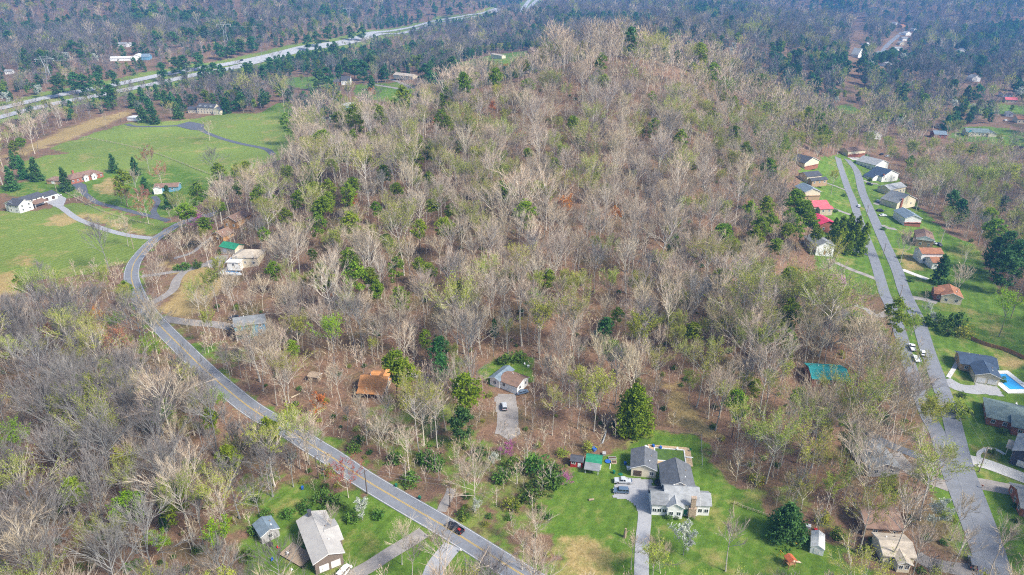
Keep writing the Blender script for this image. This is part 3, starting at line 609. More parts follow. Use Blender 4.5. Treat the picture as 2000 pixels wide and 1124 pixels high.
house('brown-roofed garage beside the brick ranch house', (92,360), (118,361), [b1((0,1), (0,8.0), 3.0, 'hip', TANB, R_BROWN, p=.5, win='', doors=[('f', .5, 3.0, 2.2, DOORM)])], name='garage', cat='garage')
house('blue-sided outbuilding with a brown roof in the green lawn', (304,379), (349,373), [b1((0,1), (0,8.0), 3.0, 'x', BLUEW, R_BROWN, p=.42, win='f', nw=2), b1((-.02,.3), (-2.0,3.0), 3.0, 'y', WHITE, R_BROWN, p=.45, win='', doors=[('f', .5, 2.6, 2.2, DOORM)])], name='outbuilding', cat='shed')
house('cream mansion with a dark roof and three dormers above the pasture', (366,222), (434,224), [
  b1((.30,.80), (0,11.0), 6.6, 'x', CREAM, R_DARK, p=.55, levels=2, win='f', nw=6), b1((0,.31), (1.5,10), 3.6, 'x', CREAM, R_DARK, p=.5, win='f'), b1((.79,1.0), (-2.5,8.0), 4.6, 'y', CREAM, R_DARK, p=.6, win='f', nw=2)] +
  [b1((f, f+.075), (1.2, 5.0), 8.0, 'y', WHITE, R_DARK, p=.6, win='f', nw=1, z0=7.3, ov=.25) for f in (.36, .51, .66)])
house('long low white flat-roofed building behind the dark cedars', (249,236), (270,237), [b1((0,1), (0,10.0), 3.0, 'flat', WHITE, R_WHITE, win='')], name='barn', cat='barn')
# farther off
house('white house with a steep dark roof near the far lawn', (667,167), (684,165), [b1((0,1), (0,10), 4.6, 'x', WHITE, R_DARK, p=.9, win='fr', nw=3), b1((-.9,.05), (1,9), 3.0, 'x', BRICK, R_DARK, p=.5, win='')])
house('long tan ranch house with a pale roof beyond the hill', (769,157), (806,156), [b1((0,1), (0,10), 3.4, 'x', CREAM, R_TAN, p=.42, win='f', nw=6)])
house('long cream barn on the green hilltop', (959,115), (980,115), [b1((0,1), (0,7), 3.6, 'x', CREAM, R_TAN, p=.3, win='')], name='barn', cat='barn')
house('brick house with a steep gable at the hilltop field', (1030,107), (1047,107), [b1((0,.6), (0,10), 4.8, 'y', BRICK, R_BROWN, p=.95, win='f', nw=2), b1((.55,1.1), (2,9), 3.4, 'x', BRICK, R_GREY, p=.5, win='')])
house('pale blue house half hidden below the hill', (672,217), (695,214), [b1((0,1), (0,9), 4.6, 'x', BLUEW, R_LGREY, p=.5, levels=2, win='f')])
house('long pale greenhouse beyond the highway', (215,120), (256,119), [b1((0,1), (0,12), 3.4, 'x', WHITE, R_WHITE, p=.35, win='')], name='greenhouse', cat='greenhouse')
house('tall pale greenhouse joined to the long one', (257,119), (292,118), [b1((0,.55), (0,22), 5.0, 'y', WHITE, R_WHITE, p=.45, win=''), b1((.56,1), (0,18), 4.6, 'x', BLUEW, R_BLUE, p=.4, win='')], name='greenhouse', cat='greenhouse')
house('grey farm building up the far slope', (229,93), (258,92), [b1((0,.6), (0,12), 4.0, 'x', WHITE, R_LGREY, p=.4, win=''), b1((.62,1), (-2,9), 4.0, 'y', WHITE, R_LGREY, p=.5, win='')], name='barn', cat='barn')
house('small white house by the far power line', (10,146), (24,145), [b1((0,1), (0,9), 3.4, 'x', WHITE, R_LGREY, p=.4, win='f')])
# the residential street, hill side
house('charcoal-roofed house farthest up the hill side of the street', (1570,331), (1596,333), [b1((0,1), (0,12), 4.4, 'y', CREAM, R_DARK, p=.4, levels=1, win='f', nw=2), b1((.02,.98), (-.25,-.02), 1.6, 'flat', BRICK, BRICK, win='', t=.05)])
house('split-level house with two charcoal roofs', (1580,362), (1609,369), [b1((0,.9), (3,12), 5.0, 'x', CREAM, R_DARK, p=.4, win='f'), b1((.1,1.05), (-1,4), 3.0, 'x', TANB, R_DARK, p=.4, win='f')])
house('grey-roofed cream house with a brick base and a white car', (1570,389), (1599,394), [b1((0,1), (0,13), 4.4, 'y', CREAM, R_BLUE, p=.4, win='f', nw=2), b1((.0,1.0), (-.2,-.02), 1.8, 'flat', TANB, TANB, win='', t=.05)])
house('faded rose-roofed house with a stepped roof', (1592,418), (1621,421), [b1((0,1), (2,12), 3.6, 'x', TANW, R_RED, p=.45, win='f'), b1((.25,1.05), (-.8,4), 2.9, 'x', TANW, R_RED, p=.35, win='f')])
house('red brick house with a bright pink metal roof', (1600,453), (1628,456), [b1((0,1), (0,13), 4.6, 'y', BRICK, R_PINK, p=.36, win='fr', nw=2, ov=.7, trim=R_PINK)])
house('white house with two garage doors and a grey roof', (1592,499), (1626,502), [b1((0,1), (0,14), 5.0, 'y', WHITE, R_GREY, p=.42, win='r', ov=.5, doors=[('f', .26, 2.7, 2.1, DOORM), ('f', .74, 2.7, 2.1, DOORM), ('f', .5, 1.0, 2.1, RUSTW)]), b1((.55,1.14), (5,11), 4.0, 'x', WHITE, R_GREY, p=.3, win='')])
house('low house with a mauve roof half hidden by trees', (1615,562), (1648,567), [b1((0,1), (0,9), 2.8, 'x', TANW, R_MAUVE, p=.5, win='f')], open_view=.7)
house('cream-gabled house with a dark roof in the trees', (1619,641), (1661,646), [b1((0,1), (0,12), 3.8, 'y', CREAM, R_DARK, p=.42, win='f', nw=3), b1((0,1), (-.2,-.02), 1.4, 'flat', BRICK, BRICK, win='', t=.05)], open_view=.1)
house('house with a bright teal metal roof among bare trees', (1584,756), (1655,759), [b1((0,1), (0,11), 3.2, 'x', BRICK, R_TEAL, p=.30, win='f', trim=R_TEAL)], open_view=.98)
house('grey-roofed house under budding trees by the wood drive', (1694,932), (1754,930), [b1((0,1), (0,13), 3.0, 'y', GREYW, R_GREY, p=.35, win='fr')], open_view=.1)
house('dark-roofed house under the big budding tree', (1688,1048), (1760,1052), [b1((0,1), (0,10), 3.0, 'x', TANB, R_BROWN, p=.35, win='f')], open_view=.05)
house('cream-gabled house at the bottom drive', (1722,1102), (1782,1106), [b1((0,1), (0,8), 3.0, 'x', CREAM, R_TAN, p=.35, win='f'), b1((.35,.75), (-2.5,4), 3.0, 'y', CREAM, R_TAN, p=.45, win='f', nw=2)], open_view=.1)
# the residential street, valley side
house('brown-roofed brick house at the top of the street', (1655,307), (1688,307), [b1((0,1), (0,10), 4.6, 'x', CREAM, R_BROWN, p=.4, levels=1, win='fr', nw=4), b1((0,1), (-.3,-.02), 1.6, 'flat', BRICK, BRICK, win='', t=.05)])
house('long white house with a pale grey roof', (1708,334), (1733,331), [b1((0,1), (0,18), 4.4, 'y', WHITE, R_LGREY, p=.36, win='lr')])
house('white house with a blue-black roof and brick chimney', (1721,356), (1752,354), [b1((0,1), (0,13), 4.0, 'y', WHITE, R_NAVY, p=.4, win='f', nw=2, chimneys=[(.1, .5, 1.2, 1.0, 5.6, BRICK)]), b1((-.35,.05), (3,11), 3.4, 'y', WHITE, R_NAVY, p=.4, win='')])
house('cream house with a grey roof behind a bare tree', (1736,382), (1766,380), [b1((0,1), (0,10), 4.0, 'x', CREAM, R_LGREY, p=.4, win='f')], open_view=.6)
house('cream-gabled house with a brick chimney', (1750,409), (1785,407), [b1((0,1), (0,12), 4.0, 'y', CREAM, R_GREY, p=.42, win='f', nw=2, chimneys=[(.2, -.3, 1.6, .8, 6.4, BRICK, -1)])])
house('white-gabled house with a pale blue-grey roof and brick base', (1765,441), (1796,444), [b1((0,1), (0,15), 4.6, 'y', WHITE, R_BLUE, p=.4, win='f', nw=2), b1((0,1), (-.2,-.02), 1.8, 'flat', BRICK, BRICK, win='', t=.05)])
house('tan brick house with a grey-brown roof and white gable', (1787,481), (1820,487), [b1((0,1), (0,14), 4.6, 'y', TANB, R_BROWN, p=.36, win='fr', nw=2), b1((-.06,.98), (-.35,-.02), 5.0, 'y', WHITE, R_BROWN, p=.34, win='', z0=4.0, ov=.2)])
house('white split-level house with rust-brown roofs', (1798,516), (1838,518), [b1((0,1), (1,9), 5.6, 'x', WHITE, R_RUST, p=.4, win='f'), b1((.22,.86), (-6.5,1), 3.4, 'x', WHITE, R_RUST, p=.4, win='f', nw=2, doors=[('f', .6, 2.6, 2.1, RUSTW)])])
house('cream house with a reddish roof behind bare trees', (1836,591), (1876,597), [b1((0,1), (0,11), 3.6, 'y', CREAM, R_RUST, p=.4, win='f', nw=2), b1((-.3,.1), (2,10), 3.2, 'x', BRICK, R_RUST, p=.4, win='f')], open_view=.7)
house('navy-roofed house with a cream double garage next to the blue pool', (1902,747), (1948,755), [b1((0,1), (0,9), 3.4, 'y', CREAM, R_NAVY, p=.38, win='', ov=.6, doors=[('f', .26, 3.0, 2.2, DOORM), ('f', .74, 3.0, 2.2, DOORM)]), b1((-.42,1.12), (8.0,17.5), 3.2, 'x', TANB, R_NAVY, p=.36, win='fl', ov=.6)])
house('large house with a grey-green hipped roof below the navy-roofed one', (1925,829), (2010,850), [b1((0,1.1), (0,13), 3.2, 'hip', BRICK, R_GG, p=.36, win='fl', ov=.6), b1((.55,1.3), (-2.5,6), 3.0, 'x', BRICK, R_GG, p=.36, win='f')])
house('slate-sided house with white trim at the pale drive', (1970,905), (2025,926), [b1((0,1), (0,11), 5.2, 'y', NAVYW, R_LGREY, p=.5, levels=2, win='fl', nw=1, doors=[('f', .55, 4.6, 2.2, DOORM)]), b1((-.22,.02), (4,9), 3.0, 'x', WOODP, R_TAN, p=.4, win='', open=True)])
house('brick house at the gravel lane behind round shrubs', (1990,1008), (2050,1020), [b1((0,1), (0,11), 3.0, 'x', BRICK, R_GREY, p=.4, win='fl', doors=[('f', .2, 1.0, 2.1, TRIM)])])
# far right
house('bungalow with a sea-green roof in a far lawn', (1886,266), (1945,268), [b1((0,.75), (0,12), 3.6, 'x', CREAM, R_GG, p=.45, win='f'), b1((.05,.25), (-2.5,5), 3.6, 'y', CREAM, R_TEAL, p=.5, win='f', nw=1), b1((.72,1.0), (-1,9), 3.2, 'y', CREAM, R_GG, p=.45, win='')])
house('red-sided house with a dark blue roof behind a cedar', (1824,270), (1848,271), [b1((0,1), (0,12), 3.4, 'x', BRICK, R_BLUE, p=.42, win='f')])
house('small cream house by the far cedar', (1826,250), (1837,251), [b1((0,1), (0,8), 3.4, 'y', CREAM, R_BROWN, p=.42, win='f', nw=1)])
house('cream house with a red roof at the far picture edge', (1986,241), (2010,242), [b1((0,1), (0,11), 4.2, 'x', CREAM, R_RUST, p=.42, win='f')])
house('low grey-roofed house above the red-roofed one', (1958,190), (1978,190), [b1((0,1), (0,10), 3.4, 'x', WHITE, R_BROWN, p=.42, win='f')])
house('pink-brown roofed house between far trees', (1963,201), (1986,202), [b1((0,1), (0,10), 3.4, 'x', TANW, R_RED, p=.42, win='f')])
house('white house with a grey roof beside the far lawn', (1964,228), (1978,229), [b1((0,1), (0,9), 3.4, 'y', WHITE, R_GREY, p=.42, win='f', nw=1)])
house('white house high on the far right slope', (1868,107), (1888,107), [b1((0,1), (0,12), 5.0, 'y', WHITE, R_LGREY, p=.6, win='f', nw=1)])
house('white house in trees left of the tall cedar', (1898,160), (1914,160), [b1((0,1), (0,11), 4.4, 'y', WHITE, R_LGREY, p=.6, win='f', nw=1)])
house('white house behind white blossom near the corridor', (1706,272), (1720,273), [b1((0,1), (0,10), 4.4, 'y', WHITE, R_LGREY, p=.5, win='f', nw=1)], open_view=.3)
for i, (px_, py_, w_, wm_, rm_, l_) in enumerate([(1694,90,10,WHITE,R_BROWN,'white house left of the far street'), (1756,100,14,WHITE,R_LGREY,'largest white house right of the far street'), (1763,89,12,CREAM,R_LGREY,'cream house midway along the far street'), (1768,80,11,WHITE,R_GREY,'grey-roofed house on the upper far street'), (1774,70,11,WHITE,R_LGREY,'pale-roofed house near the end of the far street'),
    (1780,62,9,WHITE,R_GREY,'small white house at the bend of the far street'), (1757,55,10,WOODW,R_RUST,'rust-roofed house at the end of the far street'), (1744,50,9,WHITE,R_LGREY,'topmost white house above the far street'), (1724,110,10,WHITE,R_LGREY,'white house at the near end of the far street'), (1736,132,8,WHITE,R_LGREY,'small white house in trees below the far street'), (1680,113,10,WHITE,R_GREY,'white house beside the power corridor')]):
    house(l_, (px_-w_/2, py_), (px_+w_/2, py_), [b1((0,1), (0,11), 4.0, 'x' if i % 2 else 'y', wm_, rm_, p=.45, win='f', nw=2)], group='small houses along the far street')

# ------------------------------------------------------------------ vehicles
TYRE = mat('tyre_rubber', (.02, .02, .02), None, 3, .9); RIM = mat('wheel_rim', (.55, .55, .57), None, 3, .3, metal=.8); CARGLASS = mat('car_glass', (.03, .04, .05), (.015, .02, .03), 1, .06, spec=.8)
LAMPW = mat('headlamp', (.80, .80, .78), None, 2, .2); LAMPR = mat('tail_lamp', (.45, .02, .02), None, 2, .3); BLACKP = mat('black_plastic', (.03, .03, .03), None, 2, .6)
def paint(n, c): return mat('paint_' + n, c, tuple(x*.94 for x in c), .8, .25, spec=.6)
PW, PS, PB, PN, PR, PG = paint('white', (.80, .80, .80)), paint('silver', (.48, .50, .52)), paint('black', (.02, .02, .025)), paint('steel_blue', (.10, .15, .22)), paint('red', (.55, .03, .03)), paint('grey', (.16, .165, .175))
VK = {'sedan': (4.7, 1.8, 1.45, .70, (.22, .84), .95), 'suv': (4.8, 1.9, 1.75, .80, (.24, .985), 1.0), 'van': (5.1, 1.95, 1.85, .85, (.16, .985), 1.1), 'pickup': (5.8, 2.0, 1.85, .95, (.27, .62), 1.1)}
_vm = {}
def vehicle_parts(kind, pm):
    if (kind, pm.name) in _vm: return _vm[(kind, pm.name)]
    L, Wd, H, belt, (c0, c1), hood = VK[kind]; hw = Wd/2; x = lambda f: -L/2 + L*f
    b = MB()
    prof = [(x(0), .38), (x(0), .70), (x(.02), hood*.86), (x(c0), hood), (x(1), hood if kind != 'sedan' else hood*.97), (x(1), .38)]
    if kind == 'pickup': prof = [(x(0), .42), (x(0), .80), (x(.02), hood*.92), (x(c0), hood), (x(c1), hood), (x(c1), .75), (x(.985), .75), (x(.985), hood), (x(1), hood), (x(1), .42)]
    n = len(prof); 
    if kind == 'pickup':
        b.extrude([prof[0], prof[1], prof[2], prof[3], prof[4], (x(c1), .42)], -hw, hw); b.box(x(c1), x(.985), -hw+.1, hw-.1, .42, .75); b.box(x(c1), x(1), -hw, -hw+.1, .42, hood); b.box(x(c1), x(1), hw-.1, hw, .42, hood); b.box(x(.985), x(1), -hw+.1, hw-.1, .42, hood)
    else: b.extrude(prof, -hw, hw)
    r0, r1 = x(c0 + .10), x(c1 - (.09 if kind == 'sedan' else .05 if kind != 'pickup' else .02)); tw = hw * .80
    g = MB(); zb, zt = hood - .02, H - .09
    g.add([(x(c0), -hw+.06, zb), (x(c1), -hw+.06, zb), (x(c1), hw-.06, zb), (x(c0), hw-.06, zb), (r0, -tw, zt), (r1, -tw, zt), (r1, tw, zt), (r0, tw, zt)], [(0,3,2,1),(4,5,6,7),(0,1,5,4),(1,2,6,5),(2,3,7,6),(3,0,4,7)])
    rf = MB(); rf.add([(r0-.08, -tw-.04, zt), (r1+.06, -tw-.04, zt), (r1+.06, tw+.04, zt), (r0-.08, tw+.04, zt), (r0+.1, -tw+.08, H), (r1-.08, -tw+.08, H), (r1-.08, tw-.08, H), (r0+.1, tw-.08, H)], [(0,3,2,1),(4,5,6,7),(0,1,5,4),(1,2,6,5),(2,3,7,6),(3,0,4,7)])
    for s in (-1, 1):      # door pillars
        for q in ((.5,) if kind != 'suv' and kind != 'van' else (.4, .72)):
            xm = r0 + (r1-r0)*q; rf.add([(xm-.06, s*(hw-.05), zb), (xm+.06, s*(hw-.05), zb), (xm+.06, s*(tw+.012), zt), (xm-.06, s*(tw+.012), zt)], [(0,1,2,3)])
    wt = MB(); wr = MB(); R = .36 if kind != 'pickup' else .42
    wt.tube([(0, -.12, 0), (0, .12, 0)], R, 14); wr.tube([(0, -.135, 0), (0, .135, 0)], R*.6, 10)
    hl = MB(); hl.box(-.05, .03, -.2, .2, -.09, .09); tl = MB(); tl.box(-.03, .05, -.14, .14, -.12, .12); bp = MB(); bp.box(-.08, .06, -hw+.05, hw-.05, -.12, .1)
    _vm[(kind, pm.name)] = (b.mesh('body', pm), g.mesh('windows', CARGLASS), rf.mesh('roof', pm), wt.mesh('tyre', TYRE), wr.mesh('rim', RIM), hl.mesh('headlight', LAMPW), tl.mesh('tail_light', LAMPR), bp.mesh('bumper', BLACKP), R)
    return _vm[(kind, pm.name)]
def vehicle(kind, pm, label, p, q, group=None, lift=.13, scale=1.0):
    """p: pixel of the middle, q: a pixel ahead of its nose"""
    a, c = at(*p), at(*q); rz = math.atan2(c.y-a.y, c.x-a.x) + math.pi
    e = thing({'sedan': 'car', 'suv': 'suv', 'van': 'van', 'pickup': 'pickup_truck'}[kind], label, {'pickup': 'truck', 'suv': 'car', 'sedan': 'car', 'van': 'van'}[kind], (a.x, a.y, a.z + lift), rz, group); e.scale = (scale,)*3
    bo, gl, rf, wt, wr, hl, tl, bp, R = vehicle_parts(kind, pm); L, Wd, H, belt, cc, hood = VK[kind]
    obj('body', bo, e); obj('windows', gl, e); obj('roof', rf, e)
    for fx in (.19, .80):
        for s in (-1, 1): w = obj('wheel', wt, e, (-L/2 + L*fx, s*(Wd/2-.10), R)); obj('rim', wr, w)
    for s in (-1, 1): obj('headlight', hl, e, (-L/2-.01, s*(Wd/2-.30), .70)); obj('tail_light', tl, e, (L/2+.01, s*(Wd/2-.22), .85))
    obj('bumper', bp, e, (-L/2-.03, 0, .48)); obj('bumper', bp, e, (L/2+.03, 0, .48), math.pi)
    SEEN.append((p[0]-24, p[0]+24, p[1]-16, p[1]+12, proj(a.x, a.y, a.z)[2]-4, (1.0 if p[1] > 310 else .3))); return e
vehicle('pickup', PS, 'silver crew-cab pickup truck parked by the cream garage', (1217,943), (1170,941))
vehicle('suv', PN, 'dark steel-blue suv parked beside the silver pickup', (1213,962), (1165,960))
bk = vehicle('pickup', PB, 'black pickup truck with a red load driving on the two-lane road', (889,1035), (850,1011), lift=.16)
q = MB(); q.box(1.2, 2.0, -.4, .35, .76, 1.15); q.build('load', mat('red_tarp', (.40, .03, .03), (.25, .02, .02), 2, .7), bk)
vehicle('van', PW, 'white minivan before the brick garage doors', (672,1121), (688,1103))
vehicle('suv', PS, 'grey car on the gravel drive below the pale cottage', (985,797), (982,770))
vehicle('sedan', PN, 'blue car beside the pale cottage', (1020,769), (1032,766))
vehicle('sedan', PW, 'cream car under pines by the orange-roofed house', (806,737), (780,735))
vehicle('sedan', PB, 'black car behind the blue house', (457,623), (480,612))
vehicle('sedan', PR, 'red car behind the blue house', (467,626), (490,615))
vehicle('sedan', PB, 'dark car in the farmhouse court', (89,381), (80,372))
vehicle('sedan', PW, 'white car in the farmhouse court', (114,384), (128,379))
street_g = 'cars parked along the residential street'
vehicle('pickup', PW, 'white pickup truck hitched to the trailer on the frontage road', (1781,682), (1772,662), street_g)
vehicle('sedan', PW, 'white car on the street beside the trailer', (1802,693), (1796,674), street_g)
vehicle('sedan', PW, 'white car on the grass median of the street', (1677,405), (1672,392), street_g)
vehicle('sedan', PW, 'white car in the drive of the grey-roofed cream house', (1605,396), (1622,399), street_g)
vehicle('suv', PB, 'black car before the house with a blue-black roof', (1698,362), (1712,366), street_g)
vehicle('sedan', PS, 'silver car in the gravel drive behind the white-gabled house', (1714,395), (1710,385), street_g)
vehicle('suv', PB, 'black suv beside the white-gabled house', (1719,414), (1735,416), street_g)
vehicle('sedan', PW, 'small white car next to the black suv', (1724,423), (1738,424), street_g)
vehicle('sedan', PB, 'dark car behind the cream-gabled house', (1789,409), (1800,412), street_g)
vehicle('sedan', PS, 'silver car right of the tan brick house', (1822,477), (1830,480), street_g)
vehicle('sedan', PB, 'black car right of the tan brick house', (1834,480), (1842,486), street_g)
vehicle('suv', PG, 'grey suv at the bottom end of the street', (1898,1103), (1893,1075), street_g)
vehicle('sedan', PB, 'dark car at the top court of the street', (1722,303), (1735,300), street_g)
vehicle('sedan', PS, 'silver car at the top court of the street', (1733,307), (1745,305), street_g)
vehicle('sedan', PW, 'white car near the sea-green roofed bungalow', (1955,272), (1965,270))
vehicle('van', PW, 'white van near the white house above the far lawn', (1964,237), (1975,236))
for (p_, q_, m_, l_) in [((207,170),(260,158),PR,'red car on the far carriageway of the highway'), ((472,120),(440,127),PB,'black car on the far carriageway of the highway'), ((490,124.5),(520,118),PW,'white truck on the near carriageway of the highway')]:
    vehicle('suv' if m_ is not PW else 'van', m_, l_, p_, q_, 'vehicles on the highway', lift=.65, scale=1.25)
# the trailer
a, c = at(1790,703), at(1782,686); tr = thing('utility_trailer', 'white flat utility trailer behind the white pickup', 'trailer', (a.x, a.y, a.z+.12), math.atan2(c.y-a.y, c.x-a.x))
q = MB(); q.box(-3, 2.6, -1.1, 1.1, .55, .68); q.build('bed', PW, tr)
for s in (-1, 1):
    q = MB(); q.box(-3, 2.6, s*1.1-.04, s*1.1+.04, .68, 1.05); q.build('side_rail', PW, tr)
    for x_ in (-.9, 0): obj('wheel', vehicle_parts('sedan', PW)[3], tr, (x_, s*1.0, .36))
q = MB(); q.tube([(2.6, -.7, .6), (4.2, 0, .55), (2.6, .7, .6)], .05, 4); q.build('drawbar', BLACKP, tr)

# ------------------------------------------------------------------ poles, wires, pylons
POLE = mat('pole_wood', (.42, .34, .26), (.28, .22, .17), 1.5, .9); POLED = mat('dark_pole_wood', (.13, .10, .085), None, 1.5, .9); STEEL = mat('galvanised_steel', (.55, .56, .56), (.42, .43, .43), 1, .5, metal=.5); WIRE = mat('wire', (.25, .25, .26), None, 1, .6)
def pole(label, px_, py_, h, m=None, az=0.0, transformer=False, arm=True, group='utility poles'):
    p = at(px_, py_); e = thing('utility_pole', label, 'pole', p, az, group)
    q = MB(); q.tube([(0, 0, -1), (0, 0, h*.5), (0, 0, h)], [.20, .17, .13], 7); q.build('shaft', m or POLE, e)
    if arm:
        q = MB(); q.box(-1.2, 1.2, -.07, .07, h-.75, h-.6); q.build('crossarm', m or POLE, e)
        for x_ in (-1.05, 0, 1.05): q = MB(); q.tube([(x_, 0, h-.6), (x_, 0, h-.35)], .06, 6); q.build('insulator', TRIM, e)
    if transformer: q = MB(); q.tube([(.42, 0, h-2.3), (.42, 0, h-1.3)], .26, 10); q.tube([(.42, 0, h-1.3), (.42, 0, h-1.2)], .2, 8); q.build('transformer', STEEL, e)
    SEEN.append((px_-4, px_+8, proj(p.x, p.y, p.z+h)[1], py_, proj(p.x, p.y, p.z)[2]-3, .8)); return e, Vector((p.x, p.y, p.z + h - .3)), az
P = {}
P['a'] = pole('dark utility pole at the road edge below the tree with reddish buds', 717, 965, 9.5, POLED, .9)
P['b'] = pole('dark utility pole across the road beside the gravel track', 879, 990, 9.5, POLED, .9)
P['c'] = pole('dark utility pole by the pale roadside tree', 622, 935, 9.5, POLED, .9)
P['d'] = pole('pale utility pole at the lower right corner with a transformer box', 1912, 922, 10, POLE, 2.8, True)
P['e'] = pole('pale utility pole on the median nearest the white house with two garage doors', 1724, 503, 8.5, POLE, 2.8)
P['f'] = pole('pale utility pole on the median beside the trailer end of the street', 1756, 587, 8.5, POLE, 2.8)
P['g'] = pole('pale utility pole on the median beside the white car', 1692, 424, 8.5, POLE, 2.8, True)
P['h'] = pole('tall leaning grey pole behind the tan brick house', 1910, 477, 14, POLE, 2.6)
P['i'] = pole('tall grey pole at the picture edge beside the lime-leaved tree', 1974, 622, 14, POLE, 2.6)
P['j'] = pole('tall pole behind the long white house', 1756, 336, 14, POLE, 2.6)
P['k'] = pole('pole before the white farmhouse garage', 111, 375, 11, POLE, .6)
P['l'] = pole('pole beside the farm drive at the field edge', 261, 486, 11, POLE, .6)
P['m'] = pole('tall pole in the far power corridor lawn', 1655, 212, 15, POLE, 1.6)
P['n'] = pole('second pole in the far power corridor lawn', 1658, 228, 12, POLE, 1.6)
P['o'] = pole('tall steel pole beside the far tan ranch house', 753, 160, 24, STEEL, 1.2)
P['p'] = pole('far pole by the highway verge', 397, 112, 22, STEEL, 1.2)
P['q'] = pole('far pole beside the highway sign', 513, 122, 20, STEEL, 1.2)
def wire(k0, k1, label, offs=(-1.05, 1.05), sag=.03, r=.022):
    (_, a, az), (_, b, bz) = P[k0], P[k1]
    for i, o in enumerate(offs):
        A = a + Vector((math.cos(az)*o, math.sin(az)*o, 0)); B = b + Vector((math.cos(bz)*o, math.sin(bz)*o, 0)); L = (B-A).length
        q = MB(); q.tube([A.lerp(B, t/12) - Vector((0, 0, 4*sag*L*(t/12)*(1-t/12)*.35)) for t in range(13)], r, 3); w = q.build('overhead_wire', WIRE)
        tag(w, label + (' (far strand)' if i else ' (near strand)'), 'wire', 'overhead wires')
wire('a', 'b', 'thin wire crossing the two-lane road between dark poles'); wire('c', 'a', 'thin wire along the two-lane road to the dark pole'); wire('e', 'f', 'wire above the lower street median'); wire('g', 'e', 'wire above the upper street median')
wire('h', 'i', 'long wire between tall grey poles beside the valley lawn', r=.035); wire('j', 'h', 'long wire behind the valley-side houses', r=.035); wire('k', 'l', 'long wire over the farm drive', r=.03); wire('f', 'd', 'long wire over the street towards the corner pole', r=.03)
def pylon(label, px_, py_, h, az=.5):
    p = at(px_, py_); e = thing('lattice_pylon', label, 'pylon', p, az, 'lattice pylons'); w = h*.10; r = .16
    for sx in (-1, 1):
        for sy in (-1, 1): q = MB(); q.tube([(sx*w, sy*w, -1), (sx*w*.35, sy*w*.35, h*.6), (sx*w*.9, sy*w*.35, h*.82)], r, 4); q.build('leg', STEEL, e)
    q = MB()
    for i in range(5):
        z0, z1 = h*.12*i, h*.12*(i+1); k0, k1 = w*(1-.65*i/5), w*(1-.65*(i+1)/5)
        for s in (-1, 1): q.tube([(-k0, s*k0, z0), (k1, s*k1, z1)], .08, 3); q.tube([(k0, s*k0, z0), (-k1, s*k1, z1)], .08, 3); q.tube([(s*k0, -k0, z0), (s*k1, k1, z1)], .08, 3)
    q.build('lattice', STEEL, e)
    q = MB(); q.tube([(-h*.30, 0, h*.84), (h*.30, 0, h*.84)], .22, 4); q.tube([(-h*.30, 0, h*.84), (-w*.9, 0, h*.92), (w*.9, 0, h*.92), (h*.30, 0, h*.84)], .12, 4); q.build('crossarm', STEEL, e)
    for s in (-1, 1): q = MB(); q.tube([(s*w*.9, 0, h*.84), (s*h*.12, 0, h)], .14, 4); q.build('peak', STEEL, e)
    for x_ in (-.27, 0, .27): q = MB(); q.tube([(x_*h, 0, h*.84), (x_*h, 0, h*.76)], .12, 5); q.build('insulator', TRIM, e)
    SEEN.append((px_-10, px_+10, py_-40, py_, proj(p.x, p.y, p.z)[2]-20, .8)); return p, h, az
PY = [pylon('lattice pylon beyond the highway above the white blossom', 99, 164, 36, .45), pylon('lattice pylon above the evergreen highway hedge', 443, 90, 40, .45), pylon('farthest lattice pylon on the bare rise', 683, 50, 42, .45)]
for i in range(2):
    (p, h, az), (p2, h2, az2) = PY[i], PY[i+1]
    for j, x_ in enumerate((-.27, 0, .27)):
        A = p + Vector((x_*h*math.cos(az), x_*h*math.sin(az), h*.76)); B = p2 + Vector((x_*h2*math.cos(az), x_*h2*math.sin(az), h2*.76))
        q = MB(); q.tube([A.lerp(B, t/16) - Vector((0, 0, 40*(t/16)*(1-t/16))) for t in range(17)], .07, 3); w = q.build('overhead_wire', WIRE); tag(w, ('high-voltage wire between the nearer pylons, ' if i == 0 else 'high-voltage wire between the farther pylons, ') + ('left strand', 'middle strand', 'right strand')[j], 'wire', 'overhead wires')

# ------------------------------------------------------------------ fences
def fence(label, pix, m, post=2.5, h=1.2, rails=(.45, 1.0), rail_r=.05, post_r=.07, name='fence', solid=None, step=None):
    line = resample(W2(pix), post); z = ground(line[:, 0], line[:, 1]); e = thing(name, label, 'fence', (line[0][0], line[0][1], z[0]))
    o = Vector((line[0][0], line[0][1], z[0])); pts = [Vector((a[0], a[1], b)) - o for a, b in zip(line, z)]
    pm = MB(); pm.box(-post_r, post_r, -post_r, post_r, -.5, h); pme = pm.mesh('post', m)
    for p in pts: obj('post', pme, e, p)
    for a, b in zip(pts[:-1], pts[1:]):
        d = b - a; L = d.length; n = Vector((-d.y, d.x, 0)).normalized() * .02
        if solid:
            q = MB(); q.add([a+n+Vector((0,0,.05)), b+n+Vector((0,0,.05)), b+n+Vector((0,0,h*.95)), a+n+Vector((0,0,h*.95)), a-n+Vector((0,0,.05)), b-n+Vector((0,0,.05)), b-n+Vector((0,0,h*.95)), a-n+Vector((0,0,h*.95))], [(0,1,2,3),(7,6,5,4),(0,4,5,1),(1,5,6,2),(2,6,7,3),(3,7,4,0)]); q.build('panel', solid, e)
        else:
            for rz_ in rails: q = MB(); q.tube([a + Vector((0, 0, rz_)), b + Vector((0, 0, rz_))], rail_r, 4); q.build('rail', m, e)
    return e
fence('weathered board fence across the green pasture', [(143,268),(165,270),(200,276),(240,284),(275,292),(310,303),(345,316),(380,330),(418,344)], WOODP, 5.0, 1.4, (.5, 1.2), .09, .12)
